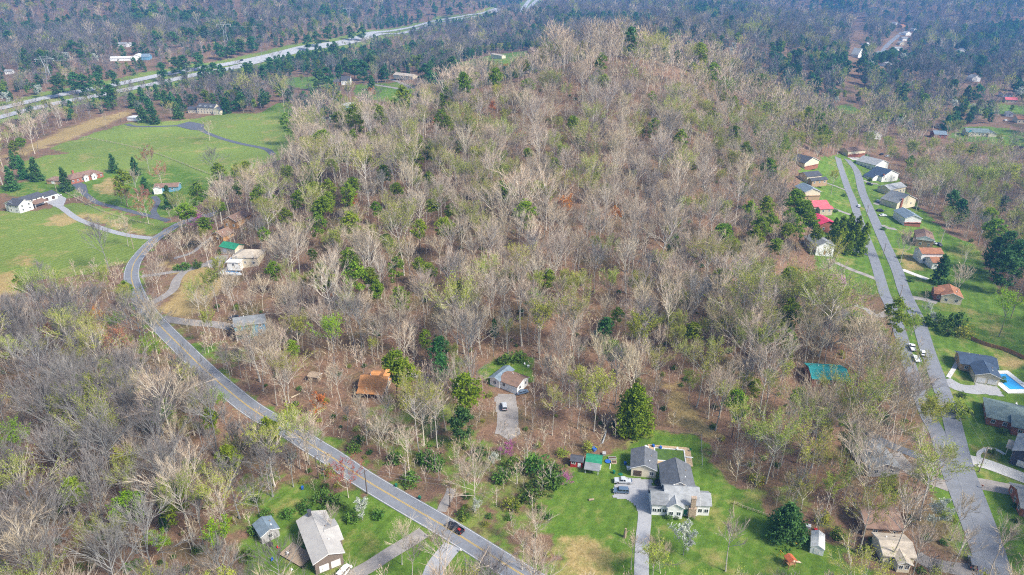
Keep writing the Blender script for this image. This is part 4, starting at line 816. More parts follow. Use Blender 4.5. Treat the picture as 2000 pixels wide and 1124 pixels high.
fence('wooden rail fence along the farm drive bank', [(128,378),(150,389),(175,403),(205,416),(240,427),(275,436),(300,441)], WOODP, 4.0, 1.3, (.5, 1.1), .08, .11)
fence('split-rail fence turning a corner in the lawn', [(1433,1012),(1433,985),(1450,992),(1470,999),(1490,1006),(1505,1012)], WOODP, 2.4, 1.1, (.45, .95), .06, .08)
fence('pale retaining fence along the lower lawn edge', [(1638,1062),(1660,1073),(1690,1086),(1715,1098),(1730,1106)], WOODP, 2.0, .9, (.3, .75), .06, .08)
fence('pool fence behind the green pool', [(1300,845),(1340,848),(1369,852)], WOOD, 2.4, 1.3, (.3, .7, 1.2), .04, .06)
fence('wire fence beside the dirt path', [(1370,852),(1370,875),(1371,900),(1371,913)], STEEL, 2.4, 1.3, (.4, .8, 1.25), .03, .05)
fence('reddish plank privacy fence behind the navy-roofed house', [(1896,664),(1915,672),(1935,679),(1955,684),(1975,691),(2002,704)], RUSTW, 2.4, 1.8, solid=RUSTW)
fence('dark guard fence along the road bend', [(274,560),(281,580),(293,600),(306,615),(318,630)], WOOD, 2.4, .9, (.6,), .1, .08)
fence('low board fence below the big pasture', [(0,317),(40,301),(85,287),(130,270)], WOOD, 6.0, 1.3, (.5, 1.1), .08, .11)

# ------------------------------------------------------------------ pools
WATERG = mat('green_pool_water', (.10, .17, .018), (.055, .10, .012), .7, .12, spec=.5); WATERB = mat('blue_pool_water', (.03, .35, .72), (.02, .27, .60), 1.2, .1, spec=.5); COPE = mat('pool_coping', (.66, .66, .63), (.52, .52, .50), 2, .7); DECKC = mat('sandy_deck', (.52, .38, .23), (.38, .27, .16), 1.5, .9)
def pool(label, p0, p1, L2, water, deck, dm, slide=None):
    a, b = at(*p0), at(*p1); W = math.hypot(b.x-a.x, b.y-a.y); rz = math.atan2(b.y-a.y, b.x-a.x); e = thing('swimming_pool', label, 'pool', (a.x, a.y, max(a.z, b.z)+.14), rz); d0, d1 = deck
    q = MB()
    for (x0, x1, y0, y1) in ((-d0, W+d0, -d1, -.4), (-d0, W+d0, L2+.4, L2+d1), (-d0, -.4, -.4, L2+.4), (W+.4, W+d0, -.4, L2+.4)): q.box(x0, x1, y0, y1, -.6, .06)
    q.build('deck', dm, e); q = MB()
    for (x0, x1, y0, y1) in ((-.4, W+.4, -.4, 0), (-.4, W+.4, L2, L2+.4), (-.4, 0, 0, L2), (W, W+.4, 0, L2)): q.box(x0, x1, y0, y1, -.5, .14)
    q.build('coping', COPE, e); q = MB(); q.box(0, W, 0, L2, -.6, -.06); q.build('water', water, e)
    q = MB(); q.box(W+.5, W+2.8, L2*.35, L2*.35+.45, .35, .42); q.box(W+1.6, W+2.5, L2*.35+.05, L2*.35+.4, .06, .35); q.build('diving_board', TRIM, e)
    for s in (0, .5): q = MB(); q.tube([(.6+s, L2+.5, 0), (.6+s, L2+.5, .9), (.6+s, L2-.1, .9), (.6+s, L2-.3, -.1)], .035, 5); q.build('ladder_rail', STEEL, e)
    BUILT.append(((a.x+b.x)/2, (a.y+b.y)/2 + L2/2, max(W, L2)/2 + 2)); return e
pool('neglected pool of green water with white coping behind the garage', (1281,900), (1338,904), 6.2, WATERG, (2.4, 1.8), DECKC)
pool('bright blue pool beside the navy-roofed house', (1972,762), (2003,762), 11.0, WATERB, (2.4, 2.4), COPE)
pool('small blue pool on the white pool-house deck', (440,536), (466,534), 5.0, WATERB, (2.6, 2.2), COPE)

# ------------------------------------------------------------------ yard things
BLUEP, GREENP, ORANGEP, YELP = mat('blue_plastic', (.03, .12, .45), None, 2, .5), mat('green_plastic', (.02, .16, .09), None, 2, .5), mat('orange_clay', (.50, .13, .05), None, 2, .8), mat('yellow_plastic', (.75, .48, .03), None, 2, .5)
def wheelie(label, px_, py_, m, rz=0.4):
    p = at(px_, py_); e = thing('trash_bin', label, 'bin', (p.x, p.y, p.z), rz, 'trash bins')
    q = MB(); q.add([(-.28,-.3,.05),(.28,-.3,.05),(.28,.3,.05),(-.28,.3,.05),(-.36,-.4,1.0),(.36,-.4,1.0),(.36,.4,1.0),(-.36,.4,1.0)], [(0,3,2,1),(4,5,6,7),(0,1,5,4),(1,2,6,5),(2,3,7,6),(3,0,4,7)]); q.build('body', m, e)
    q = MB(); q.extrude([(-.40, 1.0), (.40, 1.0), (.34, 1.10), (-.34, 1.10)], -.45, .43); q.build('lid', m, e)
    for s in (-1, 1): q = MB(); q.tube([(s*.3-.04, .36, .12), (s*.3+.04, .36, .12)], .12, 8); q.build('wheel', TYRE, e)
wheelie('blue trash bin on the leafy slope beside the tan-roofed house', 591, 956, BLUEP); wheelie('green trash bin across the road by the stream', 774, 951, GREENP); wheelie('green trash bin lying near the gravel track', 820, 975, GREENP, 1.2)
wheelie('blue bin between the garage and the pool', 1290, 877, BLUEP); wheelie('second blue bin behind the garage', 1276, 874, BLUEP); wheelie('grey-blue bin left of the cream garage', 1221, 908, BLUEP); wheelie('dark green bin in the grass left of the garage', 1199, 925, GREENP)
wheelie('small teal bin in the left field', 195, 456, GREENP)
def barrel(label, px_, py_, m, r=.5, h=.5):
    p = at(px_, py_); e = thing('planter_tub', label, 'tub', p, 0); q = MB(); q.tube([(0, 0, -.05), (0, 0, h*.5), (0, 0, h)], [r*.8, r*.95, r], 12); q.build('tub', m, e); q = MB(); q.tube([(0, 0, h-.06), (0, 0, h+.03)], r*1.06, 12); q.build('rim', m, e)
barrel('round dark tub in the fenced corner by the white house', 1287, 945, BLACKP, 1.5, .5); barrel('red tub at the pool deck edge', 1308, 906, PR, .5, .4); barrel('second red tub at the pool deck edge', 1315, 907, PR, .5, .4); barrel('blue paddling tub by the garden beds', 1187, 903, BLUEP, .9, .4); barrel('flat green lid disc on the lawn', 1212, 927, GREENP, .7, .12)
def bed(label, px_, py_, w, d, rz, m):
    p = at(px_, py_); e = thing('garden_bed', label, 'garden bed', (p.x, p.y, p.z+.03), rz); q = MB()
    for (x0, x1, y0, y1) in ((-w/2, w/2, -d/2, -d/2+.12), (-w/2, w/2, d/2-.12, d/2), (-w/2, -w/2+.12, -d/2+.12, d/2-.12), (w/2-.12, w/2, -d/2+.12, d/2-.12)): q.box(x0, x1, y0, y1, -.1, .4)
    q.build('frame', m, e); q = MB(); q.box(-w/2+.12, w/2-.12, -d/2+.12, d/2-.12, -.1, .3); q.build('soil', mat('soil', (.12, .075, .045), (.07, .045, .03), 3, .95), e)
bed('grey-framed garden bed beside the green-roofed shed', 1196, 896, 2.6, 1.2, 0, GREYW); bed('pale-framed garden bed below the grey one', 1199, 904, 1.8, 1.6, 0, WOODP)
def log(label, pts, m, r=.18):
    P_ = [at(*p) for p in pts]; q = MB(); q.tube([p + Vector((0, 0, r*.8 + (.05 if i % 2 else 0))) for i, p in enumerate(P_)], [r*(1-.15*i) for i in range(len(P_))], 7); o = q.build('log', m); tag(o, label, 'log')
log('fallen pale log on the leafy slope by the road', [(569,778),(578,774),(586,770)], WOODP, .3); log('white board lying by the garden beds', [(1191,917),(1192,907)], TRIM, .14); log('rotten stump log on the front lawn', [(1150,978),(1160,977)], WOOD, .35); log('fallen trunk in the middle of the woods', [(1135,560),(1140,535),(1128,520)], POLED, .4); log('fallen grey trunk behind the green-roofed shed', [(1176,868),(1182,852),(1184,842)], STEEL, .3)
# rotten standing stump on the lawn
p = at(1220,1050); e = thing('tree_stump', 'broken standing stump beside the driveway', 'stump', p); q = MB(); q.tube([(0,0,-.2),(.05,.05,1.5),(.1,0,3.4)], [.5,.42,.25], 7); q.build('trunk', WOOD, e); q = MB(); q.tube([(.1,0,1.2),(1.0,.2,2.6)], [.22,.08], 5); q.build('branch', WOOD, e)
# wooden deck behind the tan-roofed house
a, b = at(545,1085), at(588,1110); W_ = math.hypot(b.x-a.x, b.y-a.y); dk = thing('wooden_deck', 'weathered wooden deck with chairs beside the tan-roofed house', 'deck', (a.x, a.y, a.z+.5), math.atan2(b.y-a.y, b.x-a.x))
for i in range(12): q = MB(); q.box(0, W_, i*.42, i*.42+.40, 0, .06); q.build('plank', WOOD, dk)
for x_ in (.1, W_-.1):
    for y_ in (.1, 4.9): q = MB(); q.box(x_-.07, x_+.07, y_-.07, y_+.07, -1.0, -.005); q.build('post', WOOD, dk)
def chair(label, px_, py_, m, up=0.0, rz=0.0):
    p = at(px_, py_); e = thing('garden_chair', label, 'chair', (p.x, p.y, p.z+up), rz, 'garden chairs'); q = MB(); q.box(-.3, .3, -.3, .3, .40, .46); q.build('seat', m, e); q = MB(); q.box(-.3, .3, .26, .32, .46, 1.0); q.build('backrest', m, e)
    for x_ in (-.26, .26):
        for y_ in (-.26, .26): q = MB(); q.box(x_-.03, x_+.03, y_-.03, y_+.03, 0, .40); q.build('leg', m, e)
chair('white chair on the wooden deck', 563, 1086, PW, .57, .6); chair('red chair near the deck corner', 544, 1072, PR, 0, 1.0); chair('blue chair left of the deck', 532, 1096, BLUEP, 0, .3); chair('black chair at the foot of the deck', 592, 1110, BLACKP, 0, 2.0); chair('white chair at the foot of the deck', 570, 1115, PW, 0, 2.4)
chair('teal chair at the end of the green pool', 1348, 882, GREENP, .2, -.6); chair('white pool lounger frame at the green pool edge', 1323, 880, PW, .2, 0); chair('white chair in the yard behind the pale cottage', 1025, 713, PW, 0, .4); chair('white chair at the blue pool edge', 1985, 792, PW, .2, .2)
def heap(label, items):
    for i, (px_, py_, m, s) in enumerate(items):
        p = at(px_, py_); e = thing('storage_crate', label[i], 'crate', (p.x, p.y, p.z), i*.7, 'crates and junk'); q = MB(); w = s/2
        q.add([(-w*.9,-w*.7,0),(w*.9,-w*.7,0),(w*.9,w*.7,0),(-w*.9,w*.7,0),(-w,-w*.8,s*.6),(w,-w*.8,s*.6),(w,w*.8,s*.6),(-w,w*.8,s*.6)], [(0,3,2,1),(4,5,6,7),(0,1,5,4),(1,2,6,5),(2,3,7,6),(3,0,4,7)]); q.build('box', m, e)
        q = MB(); q.box(-w*1.06, w*1.06, -w*.86, w*.86, s*.6, s*.68); q.build('lid', m, e)
heap(['blue crate left of the white canopy shed', 'black crate beside the juniper', 'red crate above the white canopy shed', 'green crate among junk by the juniper', 'white crate above the canopy shed', 'yellow crate among junk by the juniper'], [(1567,1056,BLUEP,1.2), (1537,1056,BLACKP,1.2), (1593,1037,PR,1.0), (1556,1058,GREENP,1.0), (1578,1031,PW,1.4), (1553,1063,YELP,.7)])
heap(['white crate left of the garage', 'white box behind the garage roof', 'grey cooler left of the green-roofed shed', 'dark blue crate behind the green-roofed shed'], [(1228,917,PW,1.4), (1261,878,PW,1.6), (1180,889,GREYW,1.4), (1160,880,BLUEP,1.5)])
heap(['red cart in the woods by the cream-gabled house', 'blue crate in the woods by the cream-gabled house', 'white box in the yard of the pale cottage', 'brown planter by the blue house deck', 'dark crate beside the blue-roofed shed'], [(1664,666,PR,2.0), (1680,675,BLUEP,1.2), (1032,717,PW,1.0), (498,664,ORANGEP,1.4), (528,1066,BLACKP,1.3)])
# playset
p = at(1541,1105); e = thing('playset', 'wooden playset with a pale slide and yellow climbing frame on the lawn', 'playset', (p.x, p.y, p.z), .3)
for x_ in (-1.0, 1.0):
    for y_ in (-1.0, 1.0): q = MB(); q.box(x_-.07, x_+.07, y_-.07, y_+.07, -.2, 2.6); q.build('post', RUSTW, e)
q = MB(); q.box(-1.1, 1.1, -1.1, 1.1, 1.3, 1.4); q.build('platform', RUSTW, e); q = MB(); q.extrude([(-1.3, 2.6), (0, 3.3), (1.3, 2.6), (1.3, 2.68), (0, 3.4), (-1.3, 2.68)], -1.3, 1.3); q.build('roof', ORANGEP, e)
q = MB(); q.add([(1.1,-.35,1.4),(1.1,.35,1.4),(3.8,.35,.15),(3.8,-.35,.15),(1.1,-.35,1.3),(1.1,.35,1.3),(3.8,.35,.05),(3.8,-.35,.05)], [(0,1,2,3),(7,6,5,4),(0,4,5,1),(1,5,6,2),(2,6,7,3),(3,7,4,0)]); q.build('slide', WOODP, e)
q = MB(); q.tube([(-.5, 1.1, 2.2), (-.5, 3.6, 2.2)], .08, 5); q.tube([(-1.2, 3.8, 0), (-.5, 3.6, 2.2), (.2, 3.8, 0)], .08, 5); q.tube([(-.5, 3.4, 2.2), (-.5, 3.4, 1.0)], .05, 4); q.build('swing_frame', YELP, e)
# letterboxes and small signs
def letterbox(label, px_, py_, m):
    p = at(px_, py_); e = thing('letterbox', label, 'letterbox', p, .5, 'letterboxes'); q = MB(); q.box(-.06, .06, -.06, .06, -.2, 1.0); q.build('post', WOOD, e); q = MB(); q.extrude([(-.16, 1.0), (.16, 1.0), (.16, 1.2), (.08, 1.32), (-.08, 1.32), (-.16, 1.2)], -.3, .3); q.build('box', m, e)
letterbox('pale letterbox at the lower driveway mouth', 900, 1080, TRIM); letterbox('dark letterbox at the yard drive mouth', 836, 1050, BLACKP); letterbox('brick-red letterbox at the gravel lane', 1917, 954, BRICK); letterbox('white letterbox at the white drive mouth', 1909, 912, TRIM); letterbox('white letterbox on the street median near the wood drive', 1838, 815, TRIM)
# curved front walk and garden path
for pix, w_, lab in [([(1962,888),(1945,879),(1925,878),(1912,886),(1912,896)], 1.3, 'curved pale front walk of the slate-sided house'), ([(1870,708),(1862,722),(1852,738)], 1.6, 'pale walk from the navy-roofed house to the street')]:
    o = strip('footpath', resample(W2(pix), .8), -w_/2, w_/2, .12, SURF['white']); o['kind'] = 'structure'; o['label'] = lab

# ------------------------------------------------------------------ trees
TR = random.Random(11)
def perp(d):
    a = d.cross(Vector((0, 0, 1)) if abs(d.z) < .9 else Vector((1, 0, 0))).normalized(); return a, d.cross(a)
def turned(d, ang, az):
    a, b = perp(d); return (d * math.cos(ang) + (a * math.cos(az) + b * math.sin(az)) * math.sin(ang)).normalized()
def curve(p, d, L, n, r, lift=.25, wob=.12):
    pts = [p.copy()]
    for i in range(n):
        d = (d + Vector((r.gauss(0, wob), r.gauss(0, wob), r.gauss(0, wob) + lift / n))).normalized(); p = p + d * (L / n); pts.append(p.copy())
    return pts, d
def ribbon(mb, p0, d, L, w, r, mi=0):
    a, b = perp(d); t = r.uniform(0, 6.28); s = (a * math.cos(t) + b * math.sin(t))
    k = (d + Vector((r.gauss(0, .25), r.gauss(0, .25), r.gauss(.12, .2)))).normalized()
    pm = p0 + d * (L * .5); p1 = pm + k * (L * .5)
    mb.add([p0 - s*w*.5, p0 + s*w*.5, pm + s*w*.4, pm - s*w*.4, p1], [(0, 1, 2, 3), (3, 2, 4)], mi)
def card(mb, p, sz, r, mi=0, up=0.3):
    n = Vector((r.gauss(0, 1), r.gauss(0, 1), r.gauss(up, 1))).normalized(); a, b = perp(n); t = r.uniform(0, 6.28)
    x = (a * math.cos(t) + b * math.sin(t)) * sz; y = (b * math.cos(t) - a * math.sin(t)) * sz * r.uniform(.35, .7)
    mb.add([p - x, p - y*.9, p + x, p + y], [(0, 1, 2, 3)], mi)
def broadleaf(seed, H=26., cw=11., first=.42, nl=11, nsub=6, ntw=9, tw=.055, leaves=0, lsz=.3, spread=1.0, lod=False, bush=False, lean=.0):
    """a leafless or budding broadleaf tree: (trunk with limbs, crown of branches, twigs and leaves)"""
    r = random.Random(seed); T = MB(); C = MB()
    tp, td = curve(Vector((0, 0, -.6)), Vector((lean, r.gauss(0, .03), 1)).normalized(), H * .8, 8, r, .3, .035)
    R0 = .0098 * H + .04
    T.tube(tp, [R0 * (1 - .80 * (i / 8) ** .9) * (1.35 if i == 0 else 1) for i in range(9)], 6 if not lod else 3)
    az = r.uniform(0, 6.28)
    for i in range(nl):
        f = (i + r.uniform(0, .7)) / nl; h = first + (0.80 - first) * f; q = h / .8 * 8; k = min(int(q), 7); p = tp[k].lerp(tp[k+1], min(q - k, 1))
        az += 2.4 + r.gauss(0, .35); el = math.radians(r.uniform(22, 40) * spread * (1.15 - .55 * f) + 8)
        L = cw * (.88 - .36 * f) * r.uniform(.7, 1.2) if not bush else cw * .6
        d = Vector((math.sin(el) * math.cos(az), math.sin(el) * math.sin(az), math.cos(el)))
        pts, de = curve(p, d, L, 5, r, .42, .13); rr = R0 * (.42 - .20 * f)
        T.tube(pts, [rr * (1 - .16 * j) for j in range(6)], 4 if not lod else 3, cap=False)
        for s in range(nsub):
            g = .25 + .75 * (s + r.random()) / nsub; qq = g * 5; kk = min(int(qq), 4); sp = pts[kk].lerp(pts[kk+1], qq - kk)
            sd = turned((pts[kk+1] - pts[kk]).normalized(), r.uniform(.25, .62), r.uniform(0, 6.28)); sd = (sd + Vector((0, 0, .16))).normalized()
            SL = L * r.uniform(.36, .6) * (1.15 - .45 * g); sps, sde = curve(sp, sd, SL, 3, r, .25, .16)
            if lod: ribbon(C, sp, sd, SL, .16, r)
            else: C.tube(sps, [rr * .50, rr * .42, rr * .31, rr * .14], 3, 2, cap=False)
            for t in range(ntw):
                u = r.uniform(.2, 1.0); q3 = u * 3; k3 = min(int(q3), 2); tp3 = sps[k3].lerp(sps[k3+1], q3 - k3)
                tdv = turned((sps[k3+1] - sps[k3]).normalized(), r.uniform(.1, .5), r.uniform(0, 6.28)); TL = r.uniform(1.2, 2.8) * cw / 12
                ribbon(C, tp3, tdv, TL, tw * r.uniform(.7, 1.3), r)
                if leaves:
                    for _ in range(leaves):
                        e = tp3 + tdv * (TL * r.uniform(.3, 1.1)) + Vector((r.gauss(0, .3), r.gauss(0, .3), r.gauss(0, .25))); card(C, e, lsz * r.uniform(.6, 1.3), r, 1)
    return T, C
def pine(seed, H=22., cw=8., first=.45, n=95, per=22, sz=.62):
    """tall pine: bare lower trunk, crown of ragged needle clumps on short boughs"""
    r = random.Random(seed); T = MB(); C = MB(); tp, _ = curve(Vector((0, 0, -.6)), Vector((0, 0, 1)), H * .97, 8, r, .4, .03)
    T.tube(tp, [(.009 * H + .06) * (1 - .11 * i) for i in range(9)], 5)
    for i in range(n):
        f = r.random() ** .85; h = first + (1 - first) * f; q = min(h, .999) * 8; k = min(int(q), 7); p = tp[k].lerp(tp[k+1], q - k)
        prof = math.sin(math.pi * min(1, (f * .86 + .16)) ** 1.1) ** .65; az = r.uniform(0, 6.28); L = cw * .5 * prof * r.uniform(.35, 1.12)
        d = Vector((math.cos(az), math.sin(az), r.uniform(-.05, .5))).normalized(); e = p + d * L
        if i % 3 == 0: T.tube([p, e], [.07, .03], 3, cap=False)
        cr = r.uniform(.5, 1.25) * cw / 8
        for _ in range(per):
            c = e + Vector((r.gauss(0, 1), r.gauss(0, 1), r.gauss(0, .6))) * cr * .62; card(C, c, sz * r.uniform(.6, 1.25), r, 0, .5)
    return T, C
def cedar(seed, H=14., cw=6., n=150, per=16, sz=.5, first=.04, power=.75):
    """dense conical evergreen, foliage to the ground"""
    r = random.Random(seed); T = MB(); C = MB(); T.tube([(0, 0, -.5), (0, 0, H * .5), (0, 0, H * .95)], [.018 * H, .011 * H, .03], 5)
    for i in range(n):
        f = r.random() ** 1.25; h = first + (1 - first) * f; R = cw * .5 * (1 - f) ** power * (.82 + .3 * math.sin(5 * f * 3 + i)) * r.uniform(.55, 1.08); az = r.uniform(0, 6.28)
        e = Vector((math.cos(az) * R, math.sin(az) * R, h * H + r.gauss(0, .25))); cr = (.35 + .5 * (1 - f)) * cw / 6
        if i % 5 == 0: T.tube([(0, 0, max(e.z - .4, .1)), e], [.05, .02], 3, cap=False)
        for _ in range(per):
            c = e + Vector((r.gauss(0, 1), r.gauss(0, 1), r.gauss(0, 1.1))) * cr * .55; card(C, c, sz * r.uniform(.6, 1.3), r, 0, .4)
    return T, C
def shrub(seed, H=4., cw=5., n=60, per=16, sz=.36):
    r = random.Random(seed); T = MB(); C = MB()
    for i in range(9):
        az = r.uniform(0, 6.28); pts, _ = curve(Vector((0, 0, -.3)), Vector((math.cos(az)*.7, math.sin(az)*.7, 1)).normalized(), H*.8, 3, r, .2, .15); T.tube(pts, [.09, .07, .05, .02], 3, cap=False)
    for i in range(n):
        d = Vector((r.gauss(0, 1), r.gauss(0, 1), abs(r.gauss(0, 1)))).normalized() * (r.random() ** .4); e = Vector((d.x*cw*.5, d.y*cw*.5, .2 + d.z*H*.85)); e *= 1 + .12 * math.sin(i)
        for _ in range(per): card(C, e + Vector((r.gauss(0, .4), r.gauss(0, .4), r.gauss(0, .3))) * cw / 5, sz * r.uniform(.6, 1.3), r, 0, .4)
    return T, C

bark = mat('pale_bark', (.64, .57, .445), (.42, .36, .27), 1.6, .95, rnd=.22, hue=.01, spec=.1, alt=(.44, .41, .365))
bark_grey = mat('grey_bark', (.34, .335, .315), (.19, .185, .17), 1.6, .95, rnd=.25, hue=.015, spec=.1, alt=(.22, .22, .21))  # grey bark, darkened to carry the shade over the left wood
twig = mat('pale_twigs', (.57, .46, .30), (.39, .305, .20), .35, .95, rnd=.24, hue=.012, spec=.1, alt=(.40, .325, .255))
twig_grey = mat('grey_twigs', (.26, .24, .215), (.165, .15, .135), .35, .95, rnd=.25, hue=.02, spec=.1, alt=(.18, .155, .14))  # left-wood shade is put into this twig colour as well
pbark = mat('pine_bark', (.20, .13, .09), (.11, .075, .055), 2, .95, spec=.1)
needle = mat('pine_needles', (.27, .37, .025), (.13, .21, .016), .45, .8, rnd=.22, hue=.02, spec=.15, trans=.4)
needle_d = mat('dark_needles', (.10, .225, .055), (.05, .13, .034), .6, .8, rnd=.25, hue=.02, spec=.15, trans=.3)
twig_y = mat('yellowish_twigs', (.50, .45, .24), (.36, .31, .16), .35, .95, rnd=.25, hue=.02, spec=.1)
leaf_y = mat('budding_leaves', (.38, .42, .06), (.26, .30, .045), .3, .8, rnd=.22, hue=.02, spec=.1, trans=.4)
leaf_b = mat('bright_new_leaves', (.33, .50, .02), (.20, .34, .015), .3, .8, rnd=.12, hue=.01, spec=.1, trans=.4)
leaf_o = mat('orange_buds', (.66, .27, .06), (.46, .16, .04), .4, .8, rnd=.15, hue=.015, spec=.1, trans=.3)
leaf_r = mat('red_buds', (.46, .16, .10), (.30, .095, .065), .4, .8, rnd=.2, hue=.02, spec=.1, trans=.3)
petal_w = mat('white_blossom', (.62, .64, .56), (.46, .50, .40), .8, .8, spec=.1, trans=.3)
petal_p = mat('pink_blossom', (.52, .16, .36), (.36, .10, .26), .8, .8, rnd=.1, spec=.1, trans=.3)
leaf_s = mat('shrub_leaves', (.125, .22, .03), (.055, .115, .018), .8, .7, rnd=.3, hue=.02, spec=.2, trans=.2)

PROTO = {}
def proto(key, tc, mats_t, mats_c, H, cw, cz):
    mats_c = mats_c if len(mats_c) > 2 else (mats_c + mats_c)[:2] + mats_t[:1]
    T, C = tc; PROTO.setdefault(key, []).append((T.mesh('trunk', mats_t), C.mesh('crown', mats_c), H, cw, cz, T, C, mats_t, mats_c))
SHAPES = [(19, 10, .30, 11, 1.1), (28, 16, .44, 12, 1.1), (23, 9, .46, 9, .75), (32, 15, .50, 11, .9), (27, 14, .42, 11, 1.0), (29, 15, .46, 11, .95), (24, 15, .34, 13, 1.2), (26, 11, .48, 10, .8), (22, 16, .30, 13, 1.35), (30, 13, .52, 10, .85), (25, 17, .32, 13, 1.3), (27, 13, .40, 12, 1.0)]
for i, (H, cw, fi, nl, sp) in enumerate(SHAPES):
    proto('bare', broadleaf(100+i, H, cw, fi, nl+2, 9, 11, .05, spread=sp, lean=TR.gauss(0, .05)), [bark], [twig], H, cw*1.15, H*.72)
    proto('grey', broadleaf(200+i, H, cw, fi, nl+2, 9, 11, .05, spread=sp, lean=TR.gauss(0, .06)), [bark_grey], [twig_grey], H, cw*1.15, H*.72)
for i, (H, cw, fi, nl, sp) in enumerate(SHAPES[:4]):
    proto('bud', broadleaf(300+i, H, cw, fi, nl, 8, 9, .05, 3, .25, spread=sp), [bark], [twig_y, leaf_y], H, cw*1.15, H*.72)
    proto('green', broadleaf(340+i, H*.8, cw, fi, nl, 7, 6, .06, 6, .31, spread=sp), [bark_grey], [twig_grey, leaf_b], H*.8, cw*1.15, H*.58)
for i in range(2):
    proto('orange', broadleaf(400+i, 16, 8, .32, 10, 6, 5, .06, 8, .27, spread=1.1), [bark], [twig, leaf_o], 16, 9, 11)
    proto('red', broadleaf(420+i, 18, 10, .3, 11, 6, 6, .06, 4, .25, spread=1.2), [bark], [twig, leaf_r], 18, 11.5, 12)
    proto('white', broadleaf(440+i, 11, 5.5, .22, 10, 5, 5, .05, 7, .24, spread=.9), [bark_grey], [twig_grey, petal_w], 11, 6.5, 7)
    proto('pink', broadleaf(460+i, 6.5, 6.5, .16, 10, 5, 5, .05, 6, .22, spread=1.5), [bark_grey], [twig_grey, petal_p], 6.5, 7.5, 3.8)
for i in range(4): proto('pine', pine(500+i, 24, 9.5, .36 + .07*i, 62 + 8*i, 30, .56), [pbark], [needle], 24, 9, 24*.72)
for i in range(3): proto('darkpine', pine(520+i, 20, 9, .22, 95, 22, .60), [pbark], [needle_d], 20, 9, 12)
for i in range(3): proto('cedar', cedar(540+i, 13, 6.8, 130, 16, .5, .04, .5), [pbark], [needle_d], 14, 6.5, 6.5)
for i in range(3): proto('spruce', cedar(550+i, 14, 6.5, 120, 18, .5, .10, .45), [pbark], [needle], 15, 6.5, 7)
proto('leyland', cedar(560, 19, 14, 340, 22, .60, .02, .34), [pbark], [needle], 19, 14.5, 8.5)
proto('yew', cedar(570, 12, 11, 230, 20, .5, .02, .42), [pbark], [needle_d], 12, 11.5, 5.5)
for i in range(3): proto('shrub', shrub(580+i, 4, 5, 42, 12, .34), [pbark], [leaf_s], 4, 5.4, 2.2)
for i in range(2): proto('budshrub', shrub(590+i, 4, 5, 45, 9, .3), [bark_grey], [leaf_y], 4, 5.4, 2.2)
# plainer copies for the far woods
FAR = {}
bark_f = mat('dark_grey_bark', (.24, .235, .24), (.15, .145, .15), 1.6, .95, rnd=.3, spec=.1); twig_f = mat('dark_grey_twigs', (.205, .185, .165), (.13, .118, .108), .35, .95, rnd=.35, hue=.04, spec=.1)  # shading of the far woods is put into these darker colours
def far(key, tc, mats_):
    T, C = tc; J = MB(); J.v = T.v + C.v; o = len(T.v); J.f = T.f + [tuple(a + o for a in f) for f in C.f]; J.m = [0]*len(T.f) + [a + 1 for a in C.m]
    FAR.setdefault(key, []).append(J.mesh('far_' + key, mats_))
for i, (H, cw, fi, nl, sp) in enumerate(SHAPES[:6]):
    far('bare', broadleaf(600+i, H, cw*1.1, fi, nl, 4, 6, .16, spread=sp, lod=True), [bark, twig])
    far('grey', broadleaf(620+i, H, cw*1.1, fi, nl, 4, 6, .16, spread=sp, lod=True), [bark_f, twig_f])
for i, (H, cw, fi, nl, sp) in enumerate(SHAPES[:3]): far('bud', broadleaf(640+i, H*.9, cw*1.1, fi, nl, 4, 3, .15, 4, .5, spread=sp, lod=True), [bark, twig, leaf_y])
for i in range(3): far('pine', pine(660+i, 22, 9, .35, 60, 12, .95), [pbark, needle]); far('cedar', pine(670+i, 20, 10, .15, 75, 12, 1.0), [pbark, needle_d])
far('white', broadleaf(680, 11, 6, .2, 9, 4, 3, .12, 5, .4, lod=True), [bark_grey, twig_grey, petal_w])
for i in range(3): far('sapling', broadleaf(690+i, 9, 4, .2, 7, 3, 5, .075, spread=1.0, lod=True), [bark, twig])

